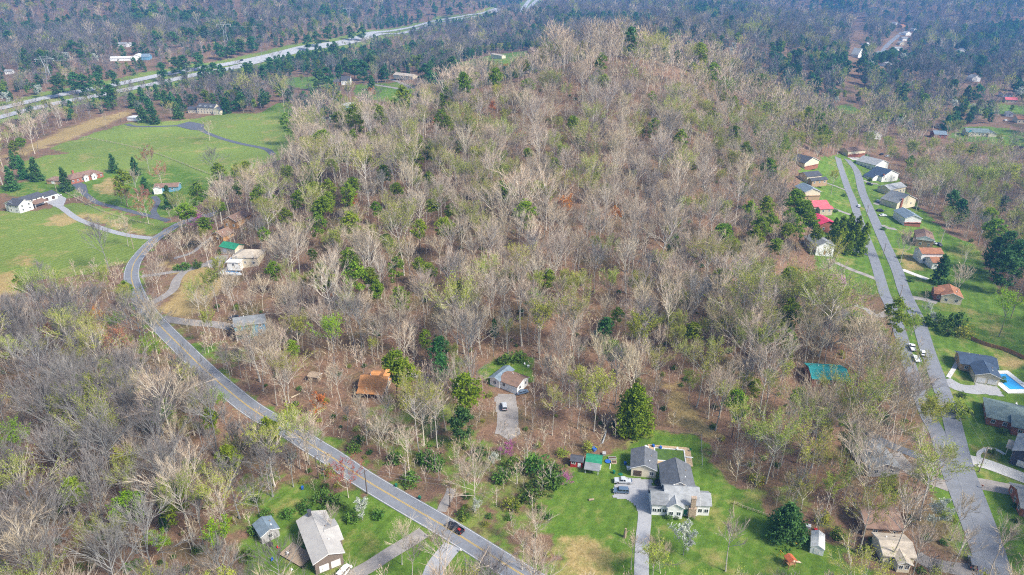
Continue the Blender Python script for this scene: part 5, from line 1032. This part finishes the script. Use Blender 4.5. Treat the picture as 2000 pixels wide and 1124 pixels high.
# ---- trees told apart in the photograph: (x, y of the crown's middle, crown width in pixels)
SPECIAL = {
 'pine': [(790,185,28),(695,225,32),(745,225,26),(770,208,22),(690,265,16),(860,232,26),(875,242,22),(920,240,22),(970,150,26),(1025,128,16),(1173,120,24),(1137,108,12),(1275,190,18),(1275,245,22),(1330,272,28),(1118,240,20),
  (645,365,24),(640,392,26),(620,410,26),(636,402,28),(618,432,30),(680,375,30),(692,362,24),(840,350,22),(718,315,20),(735,405,20),(817,447,28),(867,447,34),(755,472,24),(770,520,30),(680,505,34),(690,537,42),(722,542,32),(735,560,26),(530,527,28),(878,410,20),(820,517,24),(838,530,26),(555,420,24),(610,495,18),
  (1083,325,24),(1030,300,16),(1165,345,14),(1357,322,14),(1460,295,26),(1450,370,20),(1470,410,28),(1490,442,32),(1480,462,28),(1415,458,34),(1435,482,22),(1503,432,28),(1500,330,30),(1515,482,24),(1540,540,28),(1540,660,32),(1205,612,22),(1355,650,30),
  (235,350,30),(430,335,26),(460,332,20),(478,325,16),(382,372,28),(572,680,24),(770,708,48),(792,722,42),(785,582,36),(735,568,24),(830,660,24),(915,762,56),(895,565,28),(1755,608,40),(1440,790,42),(408,812,30),(385,912,30),(450,892,40),
  (1555,395,36),(1572,412,32),(1582,432,28),(1545,422,28),(1562,440,26),(1595,460,22),(560,236,24),(245,562,24),(40,550,24),(1645,822,16)],
 'darkpine': [(13,72,20),(65,60,14),(145,92,30),(305,72,16),(340,74,34),(375,66,30),(398,62,26),(82,110,16),(47,112,20),(108,166,30),(142,158,40),(165,162,30),(190,157,22),(225,152,16),(430,97,30),(450,93,30),(470,88,30),(490,83,30),(360,122,28),(385,117,26),(340,127,24),(315,137,20),(420,137,36),(400,141,30),(480,137,30),(210,182,28),
  (620,74,36),(600,80,26),(640,64,30),(630,17,30),(685,62,24),(705,63,20),(820,27,38),(850,17,44),(880,21,38),(900,12,30),(525,126,30),(515,141,26),(620,151,30),(640,147,26),(655,92,14),(655,110,14),(672,126,26),(690,131,22),(710,131,22),(722,121,26),(755,87,26),(810,91,26),(860,92,16),(830,141,44),(860,136,30),(880,126,26),(842,156,30),
  (1235,76,28),(1297,66,18),(1320,72,26),(1325,47,18),(1300,92,18),(1343,90,12),(1322,110,14),(1378,21,26),(1365,23,22),(1398,31,22),(1430,42,16),(1220,32,30),(1240,33,26),(1265,36,14),(1170,56,12),(1072,20,14),(1042,57,14),(1505,66,12),(1730,27,22),(1680,126,26),(1725,151,22),(1860,171,22),(1915,121,30),(1940,102,22),(1595,166,18),(1510,101,14),
  (1865,392,26),(1880,412,28),(1960,482,44),(1990,502,44),(1970,522,44),(1945,492,34),(1960,397,20),(855,682,36),(862,716,32),(905,822,44),(1182,640,32)],
 'cedar': [(258,196,20),(275,186,22),(290,206,28),(305,181,24),(322,191,20),(335,196,24),(350,201,26),(345,216,22),(300,226,20),(440,206,20),(277,223,20),(25,312,18),(42,328,22),(68,332,26),(20,350,26),(125,352,24),(220,320,18),(262,326,18),(283,363,18),(328,386,22),(1890,182,34),(1850,242,22),(1990,166,14),(1840,527,30),(725,161,16),(545,141,14),(965,640,18),(318,1020,18)],
 'spruce': [(1630, 450, 22), (1645, 444, 22), (1660, 440, 22), (1676, 446, 22), (1690, 458, 22), (1640, 470, 22), (1660, 476, 22), (1684, 478, 22), (1672, 462, 22), (1645, 460, 22)],
 'leyland': [(1240,805,76)], 'yew': [(1540,1022,76)],
 'bud': [(60,12,16),(313,12,16),(460,156,40),(430,186,30),(548,172,36),(595,27,16),(600,162,22),(780,82,22),(935,196,16),(955,136,16),(940,252,32),(1105,182,28),(1092,242,26),(1400,92,26),(1390,77,22),(1420,72,22),(1480,62,26),(1455,57,22),(1580,77,22),(1610,82,22),(1640,97,24),(1595,112,20),(1700,102,26),(1563,232,26),(1640,277,32),(1585,267,24),(1720,227,24),(1740,252,24),(1413,347,20),
  (753,398,20),(565,362,20),(1430,312,34),(1195,487,40),(1120,352,34),(1450,402,32),(1140,562,46),(1837,352,58),(1760,442,40),(1605,312,40),(1600,282,36),(200,542,40),(225,572,42),(275,700,60),(20,692,56),(1015,810,80),(1165,765,80),(1250,645,70),(1055,620,60),(1335,690,44),(1400,690,50),(1690,582,52),(1820,800,60),(1575,962,56),(1625,950,50),(1700,1000,80),(1850,890,40),(450,932,52),(170,1042,62),(265,1057,70),(1280,1085,60),(900,870,80),(1080,790,56),(1875,300,40),(1905,345,44),(1940,400,44),(1850,430,40),(1800,330,36),(1930,300,36),(1975,340,44),(1985,430,40),(1780,290,30),(1700,275,32),(1820,285,30),(1640,905,44),(1770,850,44),(1795,1010,70),(1740,960,60),(1660,930,50),(1600,900,60),(1850,1000,50),(1880,760,40),(1900,450,36),(1520,880,60),(1480,850,50),(1560,770,56),(1500,760,56),(990,830,60),(1700,760,60),(1890,820,40),(1745,300,26),(1765,320,28),(1790,350,30),(1815,390,34),(1830,440,36),(1860,480,34),(1735,280,26),(1700,290,24),(1665,285,26),(1630,345,24),(1640,395,22),(1745,345,22),(1705,405,20),(1890,500,36),(1850,560,34),(1960,560,44),(1985,470,40),(1900,415,40),(1935,350,40),(1870,250,28),(1800,255,26),(1760,265,26)],
 'green': [(222,637,40),(300,690,56),(430,787,40),(25,872,76),(425,1052,60),(645,652,64),(1970,602,60),(1780,640,36),(310,1060,46)],
 'orange': [(182,612,24),(90,652,28),(623,787,32),(1103,402,36),(1207,418,22),(686,396,24),(727,181,14),(852,238,12),(988,133,14),(962,209,14),(1018,263,20),(1552,532,18)],
 'red': [(230,667,52),(675,927,56),(285,306,30),(310,337,30),(245,382,22),(275,382,28),(283,404,34),(232,376,20)],
 'white': [(130,111,16),(185,113,22),(75,176,16),(10,191,18),(633,236,10),(645,236,10),(1432,92,16),(1428,103,12),(1865,206,24),(1765,112,26),(1990,181,20),(1755,241,16),(1775,246,16),(1900,211,12),(1635,196,10),(1607,188,9),(1162,656,16),(705,990,32),(965,896,22),(930,988,20),(1340,1048,46),(1835,1000,44),(1815,600,16),(1822,620,16)],
 'pink': [(375,427,30),(388,433,26),(990,882,30),(1108,938,22)],
 'shrub': [(360,517,24),(385,514,22),(690,871,30),(630,966,46),(650,975,36),(835,886,46),(800,932,42),(850,900,40),(1050,902,60),(1075,932,48),(1030,962,44),(1055,945,50),(1085,915,40),(1010,692,36),(985,700,30),(1725,812,36),(1830,622,42),(1872,622,40),(1855,640,36),(1000,905,40),(700,855,26),(1307,1009,17),(1321,1010,12),(1350,1008,16),(770,890,36),(905,1000,30),(935,880,34),(980,925,40),(780,735,28),(345,520,18),(1692,1075,30),(1640,1040,34),(1650,380,12),(1632,410,12),(1700,350,10),(1755,395,12),(1800,470,14),(1845,500,16),(1760,500,14),(1780,545,14),(1725,445,12),(1880,770,18),(1960,740,16),(1895,800,18),(1940,880,16),(1960,840,18),(1985,985,16),(1987,1015,16),(560,1000,30),(595,985,34),(690,1005,36),(668,985,28),(500,1030,34),(520,1000,30),(480,1080,36),(740,1000,30)],
 'budshrub': [(565,802,50),(1665,776,12),(640,915,34),(1000,980,44),(1100,880,30),(1150,870,34),(1480,930,40),(1610,1010,40),(1790,620,34),(1870,790,54),(1885,640,44)],
 'bare': [(880,895,100),(930,870,80),(1290,445,92),(1400,530,110),(1170,700,80),(1085,480,50),(730,410,60),(800,300,60),(1240,470,60),(850,800,70),(700,1040,70),(780,1050,66),(1430,1045,66),(1295,1080,64),(1237,1065,44),(1440,905,84),(620,860,60),(1600,800,70),(1540,830,70),(1640,990,80),(1760,820,60),(1800,760,60),(1930,1080,90),(1880,1060,70),(1770,1000,90),(1010,1010,60),(960,1030,70),(1020,1060,50),(1130,780,70),(1700,660,50),(1745,640,50),(1800,370,40),(1770,470,40),(1880,540,44),(1930,650,60),(1740,390,44),(1620,330,40),(1890,600,44),(405,250,26),(560,580,60),(330,510,46),(300,530,50),(355,475,40),(400,480,36),(450,560,50),(395,580,40),(240,440,34),(260,350,30),(735,1010,70),(690,1075,60),(800,1080,50),(640,1010,40),(1830,900,60),(1800,870,60),(1850,1050,80),(1960,1060,80),(1690,820,60),(1720,700,60),(1660,700,60)],
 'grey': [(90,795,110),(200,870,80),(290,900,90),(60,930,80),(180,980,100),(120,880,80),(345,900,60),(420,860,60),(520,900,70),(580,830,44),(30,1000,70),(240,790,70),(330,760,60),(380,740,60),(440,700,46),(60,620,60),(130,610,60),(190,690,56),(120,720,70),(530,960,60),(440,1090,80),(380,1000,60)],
}
LANDMARKS = [('the stone-chimney white house', 1330, 975), ('the tan-roofed house', 612, 1065), ('the orange-roofed house', 730, 745), ('the pale cottage', 990, 745), ('the blue house', 487, 640), ('the teal-roofed house', 1618, 728),
 ('the pink-roofed house', 1613, 437), ('the two-garage house', 1610, 485), ('the white farmhouse', 55, 390), ('the brick ranch house', 165, 345), ('the cream mansion', 400, 213), ('the pool house', 470, 510), ('the bend of the road', 262, 520), ('the navy-roofed house', 1920, 720),
 ('the green-roofed bungalow', 1910, 258), ('the hilltop field', 960, 118), ('the hill crest', 1150, 110), ('the mid-hillside woods', 1000, 430), ('the hill shoulder', 1380, 330), ('the west hill flank', 640, 360), ('the black pickup truck', 890, 1034), ('the white trailer', 1785, 690), ('the wooden playset', 1543, 1100), ('the divided highway', 440, 130),
 ('the dirt clearing', 1340, 790), ('the dark roadside wood', 150, 800), ('the dark wood corner', 150, 1020), ('the power line corridor', 1670, 110), ('the far street', 1745, 80), ('the lattice pylon', 98, 140), ('the pale far ranch house', 788, 150)]
NAMES = {'spruce': ('spruce_tree', 'tree', 'bright green conical conifer'), 'pine': ('pine_tree', 'tree', 'ragged bright green pine'), 'darkpine': ('evergreen_tree', 'tree', 'dark dense evergreen tree'), 'cedar': ('cedar_tree', 'tree', 'dark conical cedar'), 'leyland': ('cypress_tree', 'tree', 'huge dense green cypress'), 'yew': ('juniper_tree', 'tree', 'broad dark juniper reaching the lawn'),
 'bud': ('budding_tree', 'tree', 'yellow-green budding tree'), 'green': ('leafing_tree', 'tree', 'fresh lime-leaved tree'), 'orange': ('orange_budded_tree', 'tree', 'orange-budded tree'), 'red': ('red_budded_tree', 'tree', 'reddish-budded tree'), 'white': ('blossoming_tree', 'tree', 'white-blossomed tree'),
 'pink': ('redbud_tree', 'tree', 'small pink-blossomed tree'), 'shrub': ('evergreen_shrub', 'shrub', 'dark green leafy shrub'), 'budshrub': ('budding_shrub', 'shrub', 'yellow-green budding shrub'), 'bare': ('bare_tree', 'tree', 'bare pale-branched tree'), 'grey': ('bare_tree', 'tree', 'bare grey-branched tree')}
def where(px, py):
    b = min(LANDMARKS, key=lambda l: (l[1]-px)**2 + (2.0*(l[2]-py))**2 - 400*(l[0].startswith('the mid-')))
    dx, dy = px - b[1], py - b[2]
    if abs(dx) > 1.5 * abs(dy): r = 'just right of' if dx > 0 else 'just left of'
    else: r = 'behind' if dy < 0 else 'in front of'
    if b[0] in ('the mid-hillside woods', 'the dark roadside wood', 'the hill shoulder', 'the west hill flank', 'the hill crest', 'the bend of the road', 'the divided highway', 'the dark wood corner', 'the power line corridor'):
        r = {'behind': 'above', 'in front of': 'below'}.get(r, r)
    return r + ' ' + b[0]
def place(kind, i, x, y, z, s, sz_w, rz, lab=None):
    nm, cat, ph = NAMES[kind]; tm, cm = PROTO[kind][i][0], PROTO[kind][i][1]
    e = thing(nm, lab or ph, cat, (x, y, z), rz); e.scale = (s * sz_w, s * sz_w, s)
    obj('trunk', tm, e); obj('crown', cm, e); return e, ph
def proj_np(x, y, z):
    z = z - CAM_Z; d = y * _cp - z * _sp; return 1000 + FPX * x / d, 562 - FPX * (y * _sp + z * _cp) / d, d
CLEARPX = []
for ci_, pr_ in ((0, .8), (1, .55), (2, .6), (3, .96), (4, .96), (5, .92), (6, .98), (7, .95), (8, .95), (9, .9), (10, .99), (12, .85), (13, .6), (15, .95), (17, .9), (20, .9), (21, .92), (22, .85), (23, .95)):
    pts_ = CLEARW[ci_][1]; xs_ = [q_[0] for q_ in pts_]; ys_ = [q_[1] for q_ in pts_]; sx_ = max(min(ys_), 120) * 11 / FPX; sy_ = max((max(ys_)-min(ys_)) / 22, sx_)
    A_, B_ = np.meshgrid(np.arange(min(xs_), max(xs_), sx_) + sx_/2, np.arange(min(ys_), max(ys_), sy_) + sy_/2); A_, B_ = A_.ravel(), B_.ravel(); k_ = pip(A_, B_, pts_); A_, B_ = A_[k_], B_[k_]
    if len(A_): CLEARPX.append((pr_, list(zip(*proj_np(A_, B_, ground(A_, B_))))))
placed = []   # (x, y, radius) of every special tree
LISTED = []
for kind, lst in sorted(SPECIAL.items(), key=lambda q_: q_[0] in ('bare', 'grey', 'bud')):
    for j, (px, py, w) in enumerate(lst):
        vi = TR.randrange(len(PROTO[kind])); H, cw, cz = PROTO[kind][vi][2:5]
        s = 1.0
        for _ in range(4):
            p = at(px, py, cz * s); dep = proj(p.x, p.y, p.z + cz * s)[2]; s2 = w * dep / FPX / cw
            s = min(max(s2, .45), 1.35) if kind not in ('shrub', 'budshrub') else min(max(s2, .3), 1.8)
        s2 = min(max(w * dep / FPX / cw / s, .7), 1.35)
        if kind in ('bare', 'grey', 'bud') and (any(k2 not in ('bare', 'grey', 'bud') and proj(*e2.location)[2] > dep - 2 and abs(x2 - px) < (w + w2) * .40 and abs(y2 - py) < (w + w2) * .45 for e2, k2, _, x2, y2, w2 in LISTED)
            or any(ov_ > .6 and d2 > dep - 8 and px + w * .22 > xa and px - w * .22 < xb and py - w * .4 < yb and py + w * .3 > ya for xa, xb, ya, yb, d2, ov_ in SEEN)): continue
        e, ph = place(kind, vi, p.x, p.y, p.z, s, s2, TR.uniform(0, 6.28)); LISTED.append((e, kind, ph, px, py, w)); placed.append((p.x, p.y, cw * s * s2 * .5))

# ---- the rest of the woods: scattered over the land that is not cleared
rs = np.random.default_rng(3)
def scatter(x0, x1, y0, y1, step):
    X, Y = np.meshgrid(np.arange(x0, x1, step), np.arange(y0, y1, step)); X = X + rs.uniform(-.48, .48, X.shape) * step; Y = Y + rs.uniform(-.48, .48, Y.shape) * step
    return X.ravel(), Y.ravel()
def free(X, Y, grow=0.0):
    ok = np.ones(X.shape, bool)
    for k, poly in CLEARW:
        if k != 'moss': ok &= ~pip(X, Y, poly)
    for k, (line, w, s) in ROADS.items():
        ok &= dist_line(X, Y, line[::5] if s != 'highway' else line[::3]) > (w / 2 + (2.2 if s not in ('highway',) else 14) + grow)
    for (bx, by, br) in BUILT:
        ok &= (X - bx) ** 2 + (Y - by) ** 2 > (br + 1.0 + grow) ** 2
    return ok
parts = [scatter(-420, 460, 112, 250, 7.2), scatter(-420, 460, 250, 420, 8.3), scatter(-620, 640, 420, 800, 9.2), scatter(-1050, 1050, 800, 1400, 10.5), scatter(-1900, 1900, 1400, 3600, 14), scatter(70, 185, 135, 290, 9.5), scatter(-160, -40, 130, 230, 10)]
SX = np.concatenate([p[0] for p in parts]); SY = np.concatenate([p[1] for p in parts])
view = np.abs(SX) < SY * .86 + 60
SX, SY = SX[view], SY[view]; k = free(SX, SY); SX, SY = SX[k], SY[k]
pl = np.array(placed); keep = np.ones(len(SX), bool)
for (bx, by, br) in placed: keep &= (SX - bx) ** 2 + (SY - by) ** 2 > (br * .62) ** 2
SX, SY = SX[keep], SY[keep]; SZ = ground(SX, SY); n = len(SX)
# low-frequency patches decide the mix
def patchy(X, Y, a, b, c): return .5 + .5 * np.sin(X / a + c) * np.sin(Y / b + 2 * c)
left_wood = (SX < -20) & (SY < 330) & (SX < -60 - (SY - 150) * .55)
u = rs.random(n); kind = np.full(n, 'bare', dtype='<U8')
kind[(left_wood & (u < .85)) | (u < .10) | ((SY > 720) & (u < .90))] = 'grey'  # left wood mostly gets the darkened grey trees, standing in for shade
g1 = patchy(SX, SY, 61, 83, .7) * patchy(SX, SY, 37, 41, 2.1); u2 = rs.random(n)
kind[u2 < .12 + .34 * g1 * (SY < 480) + .10 * ((SX > 130) & (SY < 560)) + .12 * ((SX > 110) & (SX < 290) & (SY > 330) & (SY < 620)) + .25 * ((SX > 230) & (SY > 280) & (SY < 900)) + .02 * (SY > 700) + .10 * ((SX < 0) & (SY > 330) & (SY < 620)) + .20 * ((SX > 60) & (SY < 300)) - .03 * left_wood] = 'bud'
g2 = patchy(SX, SY, 45, 70, 3.3) * patchy(SX, SY, 23, 31, 1.2); u3 = rs.random(n)
kind[u3 < .03 + .10 * ((SX < -30) & (SY > 330) & (SY < 600)) + .13 * ((SX > 165) & (SX < 290) & (SY > 330) & (SY < 640)) + .10 * g2 ** 2 * (SY > 700) + .02 * (SY > 700)] = 'pine'
g3 = patchy(SX, SY, 71, 58, 1.9) * patchy(SX, SY, 140, 110, .4)
kind[(u3 > .86 - .75 * np.clip((g3 - .26) / .3, 0, 1)) & (SY > 720)] = 'cedar'
kind[(rs.random(n) < .006) & (SY > 650)] = 'white'
scl = np.clip(rs.normal(.80, .18, n), .38, 1.25); rot = rs.uniform(0, 6.28, n)
scl *= np.where(SY < 240, .92, 1.0)
scl[(dist_line(SX, SY, ROADS['highway_east'][0][::3]) < 150)] *= .72
zc = SZ + 18 - CAM_Z; dep = SY * _cp - zc * _sp; PX = 1000 + FPX * SX / dep; PY = 562 - FPX * (SY * _sp + zc * _cp) / dep
inside = (PX > -20) & (PX < 2020) & (PY > -20) & (PY < 1130)
# gaps the photograph shows: nothing tall grows between the viewer's side and these crowns, houses and roads
crown_h = np.array([{'cedar': .5, 'white': .3}.get(k_, 1.0) for k_ in kind]) * 24 * scl
ctop = proj_np(SX, SY, SZ + crown_h)[1]; cbot = proj_np(SX, SY, SZ + crown_h * .35)[1]; chw = FPX * 7.4 * scl / dep
gone = np.zeros(n, bool); ur = rs.random(n)
for (e_, kd_, ph_, px_, py_, w_) in LISTED:
    if kd_ in ('bare', 'grey'): continue
    d_ = proj(e_.location.x, e_.location.y, e_.location.z + 8)[2]; hh = w_ * .55
    gone |= (dep < d_ + 2) & (np.abs(PX - px_) < w_ * (.36 if w_ < 45 else .48) + chw * .55) & (ctop < py_ + hh * .6) & (cbot > py_ - hh * .7) & (ur < .95)
for (x0_, x1_, y0_, y1_, d_, ov_) in SEEN:
    gone |= (dep < d_ + 6) & (PX > x0_ - chw * (.85 if y0_ > 600 else .5)) & (PX < x1_ + chw * (.85 if y0_ > 600 else .5)) & (ctop < y1_ - (y1_ - y0_) * .2) & (cbot > y0_) & (ur < ov_)
for rk, lo, hi, pr in (('main_road', 0, 1e9, .62), ('street', 0, 1e9, .5), ('frontage_road', 0, 1e9, .22), ('farm_drive', 0, 1e9, .97), ('loop_drive', 0, 1e9, .75), ('blue_house_drive', 0, 1e9, .6), ('highway', 0, 1e9, 1.0), ('highway_east', 0, 1e9, .985), ('mansion_drive', 0, 1e9, .98), ('house_drive', 0, 1e9, 1.0), ('gravel_drive', 0, 1e9, .95), ('wood_drive', 0, 1e9, .5), ('far_street', 0, 1e9, .9), ('white_drive', 0, 1e9, 1.0)):
    ln = ROADS[rk][0][::(8 if rk[:4] != 'high' else 2)]; lz = ground(ln[:, 0], ln[:, 1]); qx, qy, qd = proj_np(ln[:, 0], ln[:, 1], lz)
    for a_, b_, d_ in zip(qx, qy, qd):
        gone |= (dep < d_ - 1) & (np.abs(PX - a_) < chw * .7) & (ctop < b_ - 1) & (cbot > b_) & (ur < (.97 if rk == 'main_road' and b_ > 900 else pr))
for k_, poly_ in CLEARPX:      # open lawns seen without a tree in front
    for (a_, b_, d_) in poly_:
        gone |= (dep < d_ - 2) & (np.abs(PX - a_) < chw * .6) & (ctop < b_ - 1) & (cbot > b_) & (ur < k_)
SX, SY, SZ, kind, scl, rot, dep, PX, PY, inside = [q_[~gone] for q_ in (SX, SY, SZ, kind, scl, rot, dep, PX, PY, inside)]; n = len(SX)
size = np.where(inside, scl / dep, 0)
n_bare_special = len(SPECIAL['bare']) + len(SPECIAL['grey'])
single = np.zeros(n, bool)
for ks, cap in ((('bare', 'grey'), 298 - n_bare_special), (('bud',), 298 - len(SPECIAL['bud'])), (('pine',), 150)):
    c = np.where(np.isin(kind, ks) & inside & ((SY < 640) if ks[0] != 'bare' else True))[0]; c = c[np.argsort(-size[c])][:cap]; single[c] = True
for i in np.where(single)[0]:
    vi = TR.randrange(len(PROTO[kind[i]])); w = TR.uniform(.85, 1.2)
    e, ph = place(kind[i], vi, SX[i], SY[i], SZ[i], scl[i], w, rot[i]); H, cw, cz = PROTO[kind[i]][vi][2:5]
    a, b, d = proj(SX[i], SY[i], SZ[i] + cz * scl[i]); LISTED.append((e, kind[i], ph, a, b, FPX * cw * scl[i] * w / d))
# labels: what it looks like, how big, and where it stands; trees nothing tells apart share one and a group
by = {}; BAND = {2: ['nearer', 'farther'], 3: ['nearest', 'middle', 'farthest'], 4: ['nearest', 'second', 'third', 'farthest'], 5: ['nearest', 'second', 'third', 'fourth', 'farthest'], 6: ['nearest', 'second', 'third', 'fourth', 'fifth', 'farthest']}
for e, kd, ph, px, py, w in LISTED:
    px = min(max(px, 0), 2000); py = min(max(py, 0), 1124); by.setdefault((ph, where(px, py)), []).append((w, e, px, py))
ORD = ['leftmost', 'second from the left', 'third from the left', 'fourth from the left', 'fifth from the left', 'sixth from the left', 'seventh from the left', 'eighth from the left', 'ninth from the left']
for (ph, wh), lst in by.items():
    e0 = [x[1] for x in lst]
    if len(lst) == 1: e0[0]['label'] = ph + ' ' + wh
    elif len(lst) <= 9:
        for o_, (w, e, px, py) in zip(ORD, sorted(lst, key=lambda t: t[2])): e['label'] = f'{ph} {wh}, {o_}'; e['group'] = f'{ph} {wh}'
    else:       # counted in bands from the viewer outwards
        k = math.ceil(len(lst) / 9); lst = sorted(lst, key=lambda t: -t[3]); m = math.ceil(len(lst) / k)
        for b_ in range(k):
            for o_, (w, e, px, py) in zip(ORD, sorted(lst[b_*m:(b_+1)*m], key=lambda t: t[2])):
                e['label'] = f"{ph} {wh}, {BAND[k][b_]} band, {o_.replace('the ', '')}"; e['group'] = f'{ph} {wh}'

for e, *_ in LISTED:
    if len(e['label'].split()) > 15: e['label'] = e['label'].replace(' just ', ' ').replace('from the left', 'from left').replace('in front of', 'before')
def woodland(name, label, sel_list, XYZ, ids, scale, rotz):
    """one mass of trees: points that carry a tree shape, a turn and a size, spread by geometry nodes"""
    me = bpy.data.meshes.new(name); me.vertices.add(len(XYZ)); me.vertices.foreach_set('co', XYZ.astype(np.float32).ravel())
    for nm, tp, arr in (('tree_index', 'INT', ids), ('tree_scale', 'FLOAT', scale), ('tree_turn', 'FLOAT', rotz)):
        a = me.attributes.new(nm, tp, 'POINT'); a.data.foreach_set('value', arr.astype(np.int32 if tp == 'INT' else np.float32))
    o = obj(name, me); o['kind'] = 'stuff'; o['label'] = label
    cl = bpy.data.collections.new(name + '_shapes')
    for i, m in enumerate(sel_list): cl.objects.link(bpy.data.objects.new(f'shape_{i:03d}', m))
    ng = bpy.data.node_groups.new(name, 'GeometryNodeTree'); N, L = ng.nodes, ng.links
    ng.interface.new_socket('Geometry', in_out='INPUT', socket_type='NodeSocketGeometry'); ng.interface.new_socket('Geometry', in_out='OUTPUT', socket_type='NodeSocketGeometry')
    gi, go = N.new('NodeGroupInput'), N.new('NodeGroupOutput'); ip = N.new('GeometryNodeInstanceOnPoints'); ci = N.new('GeometryNodeCollectionInfo')
    ci.inputs['Collection'].default_value = cl; ci.inputs['Separate Children'].default_value = True; ci.inputs['Reset Children'].default_value = True
    def na(nm, t):
        a = N.new('GeometryNodeInputNamedAttribute'); a.data_type = t; a.inputs['Name'].default_value = nm; return next(s for s in a.outputs if s.enabled and s.name == 'Attribute')
    cx = N.new('ShaderNodeCombineXYZ'); L.new(na('tree_turn', 'FLOAT'), cx.inputs['Z'])
    ip.inputs['Pick Instance'].default_value = True
    L.new(gi.outputs[0], ip.inputs['Points']); L.new(ci.outputs[0], ip.inputs['Instance']); L.new(na('tree_index', 'INT'), ip.inputs['Instance Index'])
    L.new(cx.outputs[0], ip.inputs['Rotation']); L.new(na('tree_scale', 'FLOAT'), ip.inputs['Scale']); L.new(ip.outputs[0], go.inputs[0])
    md = o.modifiers.new('spread', 'NODES'); md.node_group = ng
    return o
NEARJ = {}
def joined(key):
    if key not in NEARJ:
        NEARJ[key] = []
        for (_, _, H, cw, cz, T, C, mt, mc) in PROTO[key]:
            J = MB(); o = len(T.v); J.v = T.v + C.v; J.f = T.f + [tuple(a + o for a in f) for f in C.f]; J.m = [0]*len(T.f) + [a + 1 for a in C.m]; NEARJ[key].append(J.mesh('near_' + key, mt + mc))
    return NEARJ[key]
near = (~single) & (SY < 520); farsel = (~single) & (SY >= 520)
nk = ['bare', 'grey', 'bud', 'pine', 'cedar', 'white']
def assign(sel, src):
    shapes = []; start = {}
    for q in nk: start[q] = (len(shapes), len(src[q])); shapes += src[q]
    ids = np.array([start[q][0] + TR.randrange(start[q][1]) for q in kind[sel]]); return shapes, ids
sh, ids = assign(near, {q: joined(q) for q in nk})
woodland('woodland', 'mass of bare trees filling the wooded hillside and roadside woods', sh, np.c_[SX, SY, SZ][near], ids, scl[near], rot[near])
sh, ids = assign(farsel, FAR)
woodland('far_woodland', 'hazy mass of bare and evergreen trees over the far hills', sh, np.c_[SX, SY, SZ][farsel], ids, scl[farsel] * np.where(SY[farsel] > 1400, 1.12, 1.0), rot[farsel])
# saplings and brush below the big trees
ux, uy = scatter(-330, 380, 115, 560, 3.6); k = (np.abs(ux) < uy * .86 + 30) & free(ux, uy, -.8) & (rs.random(len(ux)) < np.where(uy > 270, .40, .62)); ux, uy = ux[k], uy[k]
brush = [m for m in FAR['sapling']] + [(lambda J: J)(None) for _ in []]
def jn(key): return joined(key)
shp = brush + jn('shrub') + jn('budshrub')
low = np.clip((300 - uy) / 120, 0, 1) * patchy(ux, uy, 19, 23, .4)
ui = np.where(rs.random(len(ux)) < .94 - .42 * low, rs.integers(0, 3, len(ux)), rs.integers(3, len(shp), len(ux)))
us = np.where(ui < 3, rs.uniform(.45, 1.25, len(ux)), rs.uniform(.25, .65, len(ux)))
woodland('undergrowth', 'thin saplings and brush under the trees of the hillside', shp, np.c_[ux, uy, ground(ux, uy)], ui, us, rs.uniform(0, 6.28, len(ux)))

# ------------------------------------------------------------------ haze: even thin air over the whole place
hz = MB(); zmin = float(GZ.min()) - 5
hz.box(-5600, 5600, -1500, 9800, zmin - 1, 320)
hm = bpy.data.materials.new('haze_air'); hm.use_nodes = True; N, L = hm.node_tree.nodes, hm.node_tree.links; N.remove(N['Principled BSDF'])
pv = N.new('ShaderNodeVolumePrincipled'); pv.inputs['Color'].default_value = (.16, .46, 1.0, 1); pv.inputs['Density'].default_value = HAZE; pv.inputs['Anisotropy'].default_value = 0.2
L.new(pv.outputs[0], N['Material Output'].inputs['Volume'])
h_o = hz.build('haze', hm); h_o['kind'] = 'stuff'; h_o['label'] = 'thin bluish haze over the valley and far hills'
